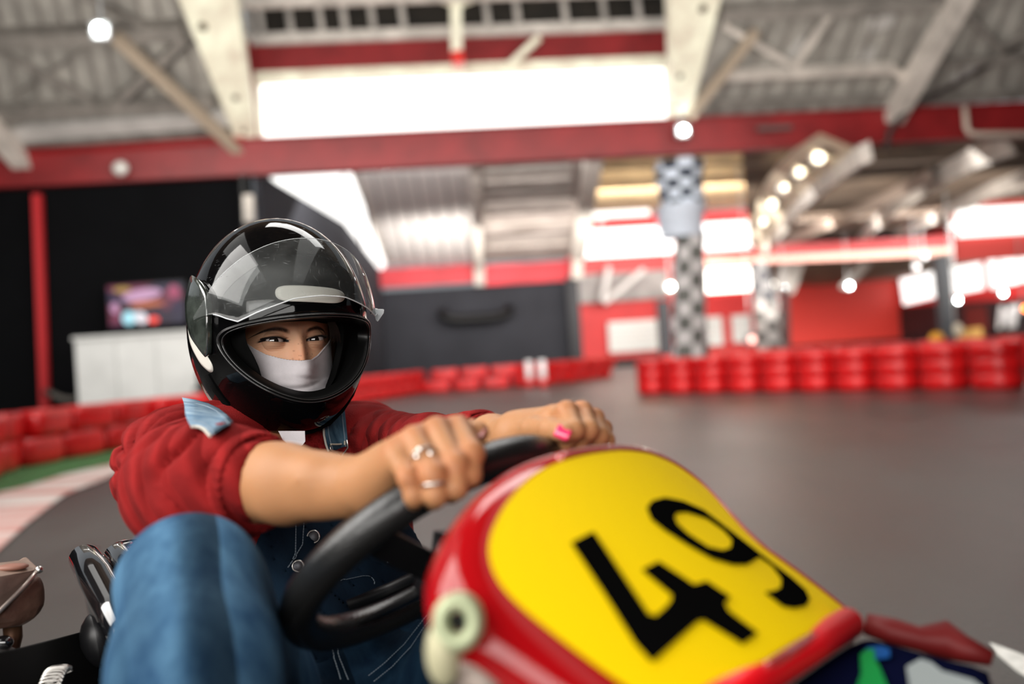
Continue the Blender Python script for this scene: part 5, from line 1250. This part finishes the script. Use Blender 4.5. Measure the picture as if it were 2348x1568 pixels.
# a lock of dark hair beside the far eye
mb = MB()
for i in range(16):
    x0_, y0_ = 752 + i * 1.0, 738; p = [A(x0_, y0_, 1.257), A(x0_ + 4 + i * .25, 752, 1.262), A(x0_ + 5 + i * .5, 768, 1.268), A(x0_ + 4 + i * .7, 780 + (i * 7) % 9, 1.275)]
    mb.tube([Vector(q) for q in p], [.0006, .0006, .0005, .0002], 5)
mb.build('hair_lock', mat('dark_hair', (.006, .004, .003), .55, spec=.2), driver)
# ------------------------------------------------------------------ the kart
kart = empty('go_kart', Vector((-.1, 1.0, 0)), 'red and black go kart with yellow front plate numbered 49', 'go kart')
def V3(a): return Vector([float(q) for q in a])
BLK = mat('gloss_black_fibreglass', (.006, .006, .007), .10, coat=1, bump=.03, bscale=18)
SATB = mat('satin_black_metal', (.007, .007, .008), .38)
REDG = mat('gloss_red_bodywork', (.30, .003, .005), .10, spec=.25, coat=.08, var=.1, vscale=6)
# ---- steering wheel
WC = np.array([-.0864, .930, .628]); wb = math.radians(50.9); Wv = KF * math.sin(wb) + UP * math.cos(wb); Wn = np.cross(KL, Wv)
if Wn @ (np.array(CAM) - WC) < 0: pass
WRAD = .1365
sw = MB().tube([V3(WC + WRAD * (math.cos(a) * KL + math.sin(a) * Wv)) for a in np.linspace(0, 2 * PI, 96, endpoint=False)], .0168, 22, closed=True).build('steering_wheel', mat('padded_black_rim', (.010, .010, .010), .27, bump=.12, bscale=350), kart, True)
hubd = -Wn if (-Wn) @ KF > 0 else Wn      # towards the column, away from the driver
hub = WC + hubd * .03
m = MB(); m.tube([V3(hub - hubd * .008), V3(hub + hubd * .012)], .034, 28); m.build('hub_plate', SATB, sw, bevel=.002)
for a in (math.radians(-92), math.radians(25), math.radians(155)):
    d = math.cos(a) * KL + math.sin(a) * Wv; MB().bar(V3(hub + d * .02), V3(WC + d * (WRAD - .006)), .030, .005, V3(Wn)).build('spoke', SATB, sw, bevel=.0015)
p0 = A(762, 1378, .985); p1 = A(995, 1318, 1.0)
MB().bar(V3(hub + hubd * .01), V3(hub + hubd * .42 - UP * .05), .022).build('steering_column', SATB, kart)
# teal bar added as the rim's highlight right of the near hand
m = MB(); m.bar(V3(A(1105, 1052, .865)), V3(A(1245, 1030, .90)), .018, .008).build('wheel_brace', mat('dark_teal_steel', (.03, .05, .05), .3, metal=.6), sw, bevel=.002)
MB().bar(V3(A(1100, 1028, .885)), V3(A(1188, 1018, .92)), .007).build('cable_tube', mat('cream_tube', (.55, .5, .42), .4), sw)
# ---- front panel with the number plate
s0 = math.radians(40); PU = -KF * math.cos(s0) + UP * math.sin(s0); PN = np.cross(KL, PU)
if PN[2] < 0: PN = -PN
PO = A(1430, 1035, .82)
UC, RC = -.085, .62
def pw(u, v): return -((u - UC) ** 2) / (2 * RC)
def PP(u, v, w_=0.0): return PO + KL * u + PU * v + PN * (pw(u, v) + w_)
def puv(px, py):
    d = np.array(ray(px, py)); o = np.array(CAM); w_ = 0
    for _ in range(6):
        t = ((PO + PN * w_ - o) @ PN) / (d @ PN); P = o + d * t; u = (P - PO) @ KL; v = (P - PO) @ PU; w_ = pw(u, v)
    return u, v
plpix = [(1430, 1036), (1365, 1042), (1300, 1056), (1245, 1078), (1200, 1110), (1165, 1148), (1143, 1182), (1125, 1220), (1117, 1262), (1124, 1300), (1142, 1340), (1190, 1392), (1250, 1442), (1330, 1503), (1420, 1568)]
left = [puv(*p) for p in plpix]; right = [puv(*p) for p in [(1958, 1410), (1880, 1352), (1800, 1295), (1745, 1258), (1700, 1215), (1660, 1168), (1620, 1122), (1585, 1092), (1545, 1066), (1490, 1044)]]
ub, vb = right[0]
outl = left + [(left[-1][0] + .018, vb - .0 - .008)] + right
outl = [np.array(p) for p in outl]
OUT = smooth_loop(np.array(resample([np.array([*p, 0]) for p in outl], 120))[:, :2], 1)
NBp = 120; cenp = OUT.mean(0)
def offs(P, d, top=.75, rgt=1.7, bot=.45, lft=.92):
    n = len(P); O = []
    for i in range(n):
        t = P[(i + 1) % n] - P[i - 1]; t /= np.linalg.norm(t) + 1e-9; nn = np.array([t[1], -t[0]])
        if nn @ (P[i] - cenp) < 0: nn = -nn
        k_ = (lft if nn[0] < 0 else rgt) * nn[0] ** 2 + (top if nn[1] > 0 else bot) * nn[1] ** 2; O.append(P[i] + nn * d * k_)
    return smooth_loop(np.array(O), 1)
rows = []
for d, w_ in ((-.05, 0), (-.02, 0), (.002, 0), (.009, -.001), (.018, -.005), (.026, -.013), (.031, -.025), (.031, -.038), (.024, -.050), (.008, -.055), (-.015, -.055)):
    R = offs(OUT, d) if d > -.03 else cenp + (OUT - cenp) * .5
    rows.append(np.array([PP(u, v, w_) for u, v in R]))
rows.insert(0, np.array([PP(*(cenp + (p - cenp) * .01)) for p in OUT]))
V = np.concatenate(rows); F = []
for i in range(len(rows) - 1):
    for k_ in range(NBp): F.append((i * NBp + k_, i * NBp + (k_ + 1) % NBp, (i + 1) * NBp + (k_ + 1) % NBp, (i + 1) * NBp + k_))
me = mesh_np(V, F); bm = bmesh.new(); bm.from_mesh(me); bmesh.ops.recalc_face_normals(bm, faces=bm.faces); bm.to_mesh(me); bm.free()
panel = link('front_panel', me, REDG, kart, True); panel['label'] = 'glossy dark red front panel'
def decal(loops, name, m, parent, w_=.0012, th=.001, grid=.02):
    from mathutils.geometry import tessellate_polygon
    vs = [[Vector((q[0], q[1], 0)) for q in l] for l in loops]; tris = tessellate_polygon(vs); flat = [q for l in vs for q in l]
    bm = bmesh.new(); bv = [bm.verts.new(q) for q in flat]
    for t in tris:
        try: bm.faces.new([bv[i] for i in t])
        except ValueError: pass
    for _ in range(5):
        es = [e for e in bm.edges if e.calc_length() > grid]
        if not es: break
        bmesh.ops.subdivide_edges(bm, edges=es, cuts=1); bmesh.ops.triangulate(bm, faces=bm.faces)
    for v in bm.verts: v.co = V3(PP(v.co.x, v.co.y, w_))
    bmesh.ops.recalc_face_normals(bm, faces=bm.faces)
    if sum((f.normal.dot(V3(PN)) for f in bm.faces)) < 0: bmesh.ops.reverse_faces(bm, faces=bm.faces)
    me = bpy.data.meshes.new(name); bm.to_mesh(me); bm.free(); o = link(name, me, m, parent)
    so = o.modifiers.new('s', 'SOLIDIFY'); so.thickness = th; so.offset = 1; return o
plate = decal([[tuple(p) for p in OUT]], 'number_plate', mat('yellow_vinyl', (.90, .62, .0), .6, spec=.06), panel, .0008, .0012); plate['label'] = 'yellow plate with black number 49'
VB = mat('black_vinyl', (.0025, .0025, .0025), .9, spec=.0)
four = [(1306, 1251), (1356, 1226), (1481, 1415), (1498, 1419), (1520, 1400), (1534, 1383), (1536, 1370), (1468, 1313), (1505, 1294), (1586, 1347), (1615, 1339), (1669, 1375), (1656, 1390), (1664, 1407), (1732, 1458), (1698, 1483), (1609, 1428), (1596, 1430), (1497, 1520), (1488, 1522), (1451, 1481), (1383, 1370)]
decal([[puv(*p) for p in four]], 'digit_four', VB, panel, .0026, .0008)
nine = [(1479, 1170), (1490, 1155), (1520, 1147), (1562, 1155), (1609, 1175), (1681, 1230), (1758, 1290), (1809, 1328), (1843, 1358), (1852, 1379), (1843, 1394), (1818, 1400), (1792, 1396), (1750, 1364), (1770, 1361), (1786, 1353), (1788, 1332), (1767, 1302), (1737, 1281), (1724, 1290), (1707, 1300), (1677, 1300), (1630, 1287), (1575, 1256), (1520, 1221), (1490, 1196)]
hole = [(1541, 1192), (1547, 1181), (1571, 1179), (1618, 1194), (1656, 1221), (1675, 1243), (1671, 1262), (1652, 1268), (1618, 1260), (1575, 1232), (1549, 1209)]
decal([[puv(*p) for p in nine], [puv(*p) for p in hole][::-1]], 'digit_nine', VB, panel, .0026, .0008)
# red lip below the plate, then the dark blue nose
lipa = PP(left[-1][0] + .01, vb - .016, .004); 
pa = V3(PP(*puv(1940, 1436), .004)); pb = V3(PP(puv(1940, 1436)[0] - .27, puv(1940, 1436)[1] - .002, .004))
MB().tube([pa, pa.lerp(pb, .33) , pa.lerp(pb, .66), pb], .0125, 16).build('red_lip', mat('bright_red_plastic', (.75, .004, .01), .35, spec=.3), kart, True)
NAVY = mat('navy_sticker', (.003, .004, .018), .8, spec=.0)
ur = puv(1962, 1448)
sl = math.radians(14); ND = KF * math.cos(sl) - UP * math.sin(sl); NNn = np.cross(KL, -ND); NNn = NNn if NNn[2] > 0 else -NNn
NO = PP(ur[0] + .004, ur[1] - .006, .006)
def nq(px, py):
    p = np.array(onplane(px, py, V3(NO), V3(NNn))); return (p - NO) @ ND, (p - NO) @ KL
EDG = [nq(*p) for p in ((1968, 1428), (2020, 1438), (2080, 1455), (2180, 1482), (2270, 1503), (2290, 1560))]
print('EDG', EDG)
rows = []; NW, NLn = 24, 20
for i in range(NLn + 1):
    q = i / NLn * .24; row = []
    for j in range(-2, NW + 3):
        k_ = j / NW; wd = .30 + .25 * q
        u = float(np.interp(q, [e[0] for e in EDG], [e[1] for e in EDG])) - wd * min(max(k_, 0), 1)
        drop = -.6 * max(0, q - .10) ** 2 * 6 - .10 * (abs(min(max(k_, 0), 1) - .5) * 2) ** 4 * .12
        if j < 0: drop -= .03 * -j; 
        if j > NW: drop -= .03 * (j - NW)
        row.append(NO + KL * u + ND * q + NNn * drop)
    rows.append(row)
W_ = NW + 5; V = np.array(rows).reshape(-1, 3); F = [(i * W_ + j, i * W_ + j + 1, (i + 1) * W_ + j + 1, (i + 1) * W_ + j) for i in range(NLn) for j in range(W_ - 1)]
me = mesh_np(V, F); bm = bmesh.new(); bm.from_mesh(me); bmesh.ops.recalc_face_normals(bm, faces=bm.faces); bm.to_mesh(me); bm.free()
nose = link('nose_cone', me, NAVY, kart, True); so = nose.modifiers.new('s', 'SOLIDIFY'); so.thickness = .006; nose['label'] = 'dark blue nose with colourful sticker'
def nuv(px, py, lift):
    p = onplane(px, py, V3(NO + NNn * (lift - .002)), V3(NNn)); return p
def ndecal(pix, name, m, lift=.003):
    P = [nuv(*q, lift) for q in pix]; n = len(P); nn = V3(NNn) * .0008
    MB().add(P + [p + nn for p in P], [tuple(range(n)), tuple(range(2 * n - 1, n - 1, -1))] + [(i, (i + 1) % n, n + (i + 1) % n, n + i) for i in range(n)]).build(name, m, nose)
ndecal([(1975, 1500), (1990, 1485), (2020, 1482), (2040, 1490), (2040, 1508), (2012, 1512), (2004, 1516)], 'blue_mark', mat('blue_ink', (.0, .055, .22), .7, spec=.1))
ndecal([(1972, 1502), (1988, 1490), (2004, 1490), (2006, 1514), (2016, 1530), (2040, 1590), (1960, 1590), (1975, 1545)], 'green_mark', mat('green_ink', (.0, .20, .035), .7, spec=.1), .0045)
ndecal([(2078, 1530), (2110, 1512), (2135, 1520), (2160, 1540), (2230, 1560), (2280, 1600), (2090, 1600)], 'white_mark', mat('white_ink', (.26, .29, .29), .7, spec=.1))
# dark red side moulding along the far edge
sp = [nuv(*q, -.002) for q in ((1985, 1430), (2045, 1447), (2105, 1464), (2165, 1466), (2210, 1488), (2275, 1510))]
MB().tube(sp, [.009, .011, .010, .016, .011, .006], 14).build('side_moulding', mat('dull_red_plastic', (.10, .006, .006), .5, spec=.2), kart, True)
rim_ = [i for i in range(NBp) if (OUT[i][1] > cenp[1] - .13 and OUT[i][0] > cenp[0] - .06) and OUT[i][0] > cenp[0] - .10]
ro = offs(OUT, .004, 1, 1, 1, 1); ids = [i for i in range(NBp)]
start = max(range(NBp), key=lambda i: (i - 1) % NBp not in rim_ and i in rim_); seq = []
i = start
while i in rim_ and len(seq) < NBp: seq.append(i); i = (i + 1) % NBp
MB().tube([V3(PP(ro[i][0], ro[i][1], -.0005)) for i in seq], .0042, 12).build('rolled_edge', mat('polished_rim_red', (.40, .03, .03), .07, spec=.9, coat=1), panel, True)
# ---- clamp and brackets in the left foreground of the panel
GRN = mat('pale_green_zinc', (.40, .44, .27), .45, metal=.3)
c = V3(A(1052, 1425, .60)); d = (CAM - c).normalized(); d = (d + V3(KL) * -.2).normalized(); x = d.cross(Vector((0, 0, 1))).normalized(); y = x.cross(d)
V = []; F = []; n = 40
prof = [(.0058, -.004), (.0058, .010), (.0085, .0125), (.0125, .0125), (.0150, .009), (.0155, -.004)]
for i in range(n):
    a = 2 * PI * i / n
    for r_, h_ in prof: V.append(c + (x * math.cos(a) + y * math.sin(a) * 1.15) * r_ + d * h_)
for i in range(n):
    for k_ in range(5): F.append((i * 6 + k_, ((i + 1) % n) * 6 + k_, ((i + 1) % n) * 6 + k_ + 1, i * 6 + k_ + 1))
cl_ = MB().add(V, F).build('column_clamp', GRN, kart, True)
MB().ball(c - d * .002, .006, 14).build('bolt_hole', BLACKP, cl_, True)
c2 = V3(A(1016, 1500, .595)); MB().ball(c2, .0125, 18, (.85, .7, 1.6)).build('clamp_lug', mat('pale_cream_zinc', (.50, .47, .30), .5, metal=.2), cl_, True)
MB().tube([V3(A(1050, 1560, .61)), V3(A(1095, 1550, .61)), V3(A(1130, 1600, .60))], .012, 14).build('bracket_tube', mat('tan_zinc', (.35, .28, .24), .5, metal=.2), kart, True)
# support under the panel
MB().tube([V3(A(1145, 1440, .77)), V3(A(1280, 1560, .72)), V3(A(1400, 1700, .68))], .011, 14).build('panel_stay', BLK, kart, True)
MB().tube([V3(A(1020, 1220, .86)), V3(A(1012, 1300, .86)), V3(A(1040, 1400, .84)), V3(A(1080, 1600, .80))], .010, 14).build('panel_stay', SATB, kart, True)
MB().tube([V3(A(800, 1392, 1.08)), V3(A(900, 1350, 1.09)), V3(A(1010, 1300, 1.05)), V3(A(1080, 1250, 1.0))], .008, 12).build('throttle_cable', SATB, kart, True)
# ---- seat
rim = [A(300, 1470, 1.06), A(262, 1400, 1.13), A(225, 1330, 1.19), A(195, 1282, 1.24), A(215, 1268, 1.30), A(290, 1258, 1.40), A(420, 1240, 1.55), A(650, 1190, 1.66), A(840, 1165, 1.70), A(893, 1180, 1.62), A(915, 1245, 1.54), A(940, 1325, 1.46), A(985, 1420, 1.36)]
rim = [V3(p) for p in rim]
sc0 = V3(PEL) + Vector((0, 0, -.16))
mb = MB(); V = []; F = []; n = len(rim); K = 8
for i, p in enumerate(rim):
    for k_ in range(K):
        t = k_ / (K - 1); q = p.lerp(Vector((sc0.x + (p.x - sc0.x) * .45, sc0.y + (p.y - sc0.y) * .45, sc0.z)), t); q -= (sc0 - p).normalized() * -.0 ; o_ = Vector((p.x - sc0.x, p.y - sc0.y, 0)).normalized(); q += o_ * .04 * math.sin(PI * t); V.append(q)
for i in range(n - 1):
    for k_ in range(K - 1): F.append((i * K + k_, (i + 1) * K + k_, (i + 1) * K + k_ + 1, i * K + k_ + 1))
seat = mb.add(V, F).build('seat', BLK, kart, True); seat['label'] = 'glossy black fibreglass bucket seat'
so = seat.modifiers.new('s', 'SOLIDIFY'); so.thickness = .012; so.offset = 1; sb = seat.modifiers.new('b', 'SUBSURF'); sb.levels = 2; sb.render_levels = 2
MB().tube(rim[:5], [.019, .021, .021, .019, .012], 18).build('seat_edge', BLK, seat, True)
MB().tube([p + Vector((.032, .02, -.002)) for p in rim[:6]], [.014, .015, .016, .016, .014, .01], 16).build('seat_edge', BLK, seat, True)
MB().tube(rim[8:], .0065, 14).build('seat_edge', mat('shiny_black_edge', (.03, .025, .022), .08, coat=1), seat, True)
# ---- side pod, chassis and wheels
pod = [A(-120, 1515, 1.02), A(38, 1482, 1.10), A(130, 1459, 1.16), A(222, 1435, 1.22)]
mb = MB(); V = []; n = len(pod)
for p in pod:
    p = V3(p); o_ = V3(KL) * .30
    for q in (p, p + Vector((0, 0, -.02)) - V3(KL) * .015, Vector((p.x, p.y, .06)) - V3(KL) * .02, Vector((p.x, p.y, .06)) + o_, p + o_ - Vector((0, 0, .25))): V.append(q)
F = [(i * 5 + k_, i * 5 + (k_ + 1) % 5, (i + 1) * 5 + (k_ + 1) % 5, (i + 1) * 5 + k_) for i in range(n - 1) for k_ in range(5)] + [(0, 1, 2, 3, 4), tuple((n - 1) * 5 + k_ for k_ in (4, 3, 2, 1, 0))]
mb.add(V, F)
BP = mat('matt_black_panel', (.003, .003, .003), .6, spec=.12); mb.build('rear_guard', BP, kart, bevel=.004)
pod2 = MB().obox(V3(np.array([-.28, .90, .14])), V3(KF), V3(KL), Vector((0, 0, 1)), .34, .10, .10).build('side_pod', BP, kart, bevel=.03)
MB().obox(V3(np.array([.08, 1.36, .14])), V3(KF), V3(KL), Vector((0, 0, 1)), .30, .10, .09).build('side_pod', BP, kart, bevel=.03)
MB().obox(Vector((-.03, 1.0, .07)), V3(KF), V3(KL), Vector((0, 0, 1)), .62, .30, .008).build('floor_tray', BP, kart)
KC = np.array([-.08, 1.0, 0])
for a, b_ in ((-.62, 1), (-.62, -1), (.52, 1), (.52, -1)):
    c = KC + KF * a + KL * .56 * b_ + UP * .13; m = MB(); V = []; F = []; n = 40; pr = [(.055, -.06), (.10, -.075), (.125, -.06), (.13, 0), (.125, .06), (.10, .075), (.055, .06)]
    for i in range(n):
        an_ = 2 * PI * i / n
        for r_, h_ in pr: V.append(V3(c + (KF * math.cos(an_) + UP * math.sin(an_)) * r_ + KL * h_))
    for i in range(n):
        for k_ in range(7): F.append((i * 7 + k_, ((i + 1) % n) * 7 + k_, ((i + 1) % n) * 7 + (k_ + 1) % 7, i * 7 + (k_ + 1) % 7))
    ty = m.add(V, F).build('tyre', RUBBER, kart, True); MB().tube([V3(c - KL * .05), V3(c + KL * .05)], .056, 24).build('wheel_rim', STEEL, ty)
MB().bar(V3(KC - KF * .62 - KL * .5 + UP * .13), V3(KC - KF * .62 + KL * .5 + UP * .13), .03).build('rear_axle', STEEL, kart)
MB().bar(V3(KC + KF * .52 - KL * .5 + UP * .13), V3(KC + KF * .52 + KL * .5 + UP * .13), .03).build('front_axle', SATB, kart)
for s_ in (-1, 1): MB().tube([V3(KC - KF * .66 + KL * .2 * s_ + UP * .09), V3(KC + KL * .28 * s_ + UP * .09), V3(KC + KF * .58 + KL * .16 * s_ + UP * .09)], .015, 12).build('chassis_tube', SATB, kart, True)
MB().bar(V3(hub + hubd * .42 - UP * .05), V3(KC + KF * .45 + UP * .09), .02).build('column_support', SATB, kart)
MB().bar(V3(PP(-.09, -.15, -.10)), V3(KC + KF * .40 + UP * .09), .025).build('panel_support', SATB, kart)
# black bracket bulge beside the seat
MB().ball(V3(A(238, 1462, 1.2)), .028, 18, (1, 1, 1.3)).build('seat_bracket', SATB, kart, True)
# ---- engine with rusty silencer
RUST = mat('rusty_brown_steel', (.085, .040, .028), .55, metal=.4, col2=(.16, .085, .06), vscale=25, detail=8, bump=.2, bscale=80)
RUSTL = mat('heat_stained_steel', (.30, .21, .16), .5, metal=.5, col2=(.20, .13, .10), vscale=22, detail=8)
def prism(front, dep, name, m, parent, shift=(0, 0, 0), bev=.004):
    n = len(front); Pf = [V3(A(*q)) for q in front]; dv = (Pf[0] - CAM).normalized() * dep + Vector(shift)
    return MB().add(Pf + [p + dv for p in Pf], [tuple(range(n)), tuple(range(2 * n - 1, n - 1, -1))] + [(i, (i + 1) % n, n + (i + 1) % n, n + i) for i in range(n)]).build(name, m, parent, bevel=bev)
sil_ = prism([(-170, 1395, 1.10), (0, 1402, 1.12), (86, 1312, 1.16), (103, 1336, 1.17), (105, 1388, 1.17), (80, 1420, 1.16), (48, 1436, 1.14), (0, 1442, 1.12), (-170, 1475, 1.08)], .10, 'silencer', RUST, kart, bev=.008); sil_['label'] = 'rusty brown silencer box'
prism([(-170, 1322, 1.09), (0, 1320, 1.115), (78, 1306, 1.15), (88, 1308, 1.158), (4, 1400, 1.112), (-170, 1500, 1.07)], .12, 'silencer_face', mat('brown_grey_steel', (.16, .105, .085), .5, metal=.5, var=.25, vscale=30), sil_, bev=.003)
prism([(-170, 1305, 1.16), (0, 1290, 1.17), (48, 1284, 1.18), (60, 1276, 1.19), (88, 1302, 1.16), (78, 1308, 1.148), (0, 1322, 1.112), (-170, 1326, 1.088)], .03, 'silencer_lid', RUSTL, sil_, bev=.002)
MB().tube([V3(A(90, 1303, 1.15)), V3(A(60, 1340, 1.13)), V3(A(30, 1370, 1.118)), V3(A(0, 1400, 1.105)), V3(A(-60, 1450, 1.09))], .0026, 10).build('rolled_seam', mat('bright_seam_steel', (.45, .38, .34), .3, metal=.8), sil_, True)
MB().ball(V3(A(90, 1306, 1.148)), .0045, 12).build('seam_bolt', STEEL, sil_, True)
MB().ball(V3(A(28, 1300, 1.148)), .012, 14, (1.6, 1, .35)).build('lid_dimple', mat('reddish_rust', (.22, .09, .06), .6), sil_, True)
MB().tube([V3(A(28, 1425, 1.17)), V3(A(30, 1460, 1.17)), V3(A(22, 1492, 1.16)), V3(A(0, 1530, 1.14))], [.0105, .0105, .0105, .011], 18).build('exhaust_pipe', mat('brown_heat_pipe', (.13, .06, .03), .5, metal=.5), kart, True)
eng = MB().ball(V3(A(-20, 1590, 1.12)), .045, 24, (1, 1, 1.25)).build('engine', mat('dirty_cast_alloy', (.12, .115, .11), .5, metal=.6, var=.4, vscale=60), kart, True)
for k_ in range(3): MB().tube([V3(A(-20, 1500 + k_ * 16, 1.09)), V3(A(12, 1504 + k_ * 16, 1.10)), V3(A(34, 1518 + k_ * 16, 1.12)), V3(A(38, 1530 + k_ * 16, 1.14))], .0022, 8).build('cooling_fin', STEEL, eng, True)
MB().ball(V3(A(8, 1473, 1.12)), .008, 16, (1.4, 1, 1)).build('black_knob', BLK, kart, True)
cpt = []
for i in range(220):
    t = i / 220; a = t * 2 * PI * 11; base = A(108 + 34 * t, 1600 - 66 * math.sin(PI * (t * .55 + .05)) , 1.06 + .02 * t); r_ = .0105
    cpt.append(V3(base + np.array([math.cos(a) * r_, .3 * math.cos(a) * r_, math.sin(a) * r_ * .35])))
MB().tube(cpt, .0013, 6).build('coil_spring', STEEL, kart, True)

# ------------------------------------------------------------------ hangers reach up to the roof they hang from
bpy.context.view_layer.update(); dg = bpy.context.evaluated_depsgraph_get()
for o in [o for o in COL.objects if o.name.startswith('hanger') or (o.name.startswith('strap') and o.parent and o.parent.name.startswith('hanging_bag'))]:
    p = Vector(o.parent.location); start = p + BZ * .25 + BY * .16
    r_ = SC.ray_cast(dg, start, BZ, distance=12)
    if r_[0] and r_[1].z - p.z > .2:
        L_h = r_[1].z - p.z
        MB().bar(p + BY * .16 + BZ * .05, p + BY * .16 + BZ * (L_h + .02), .03).build('hanger_rod', MATS['lamp_housing'], o.parent)
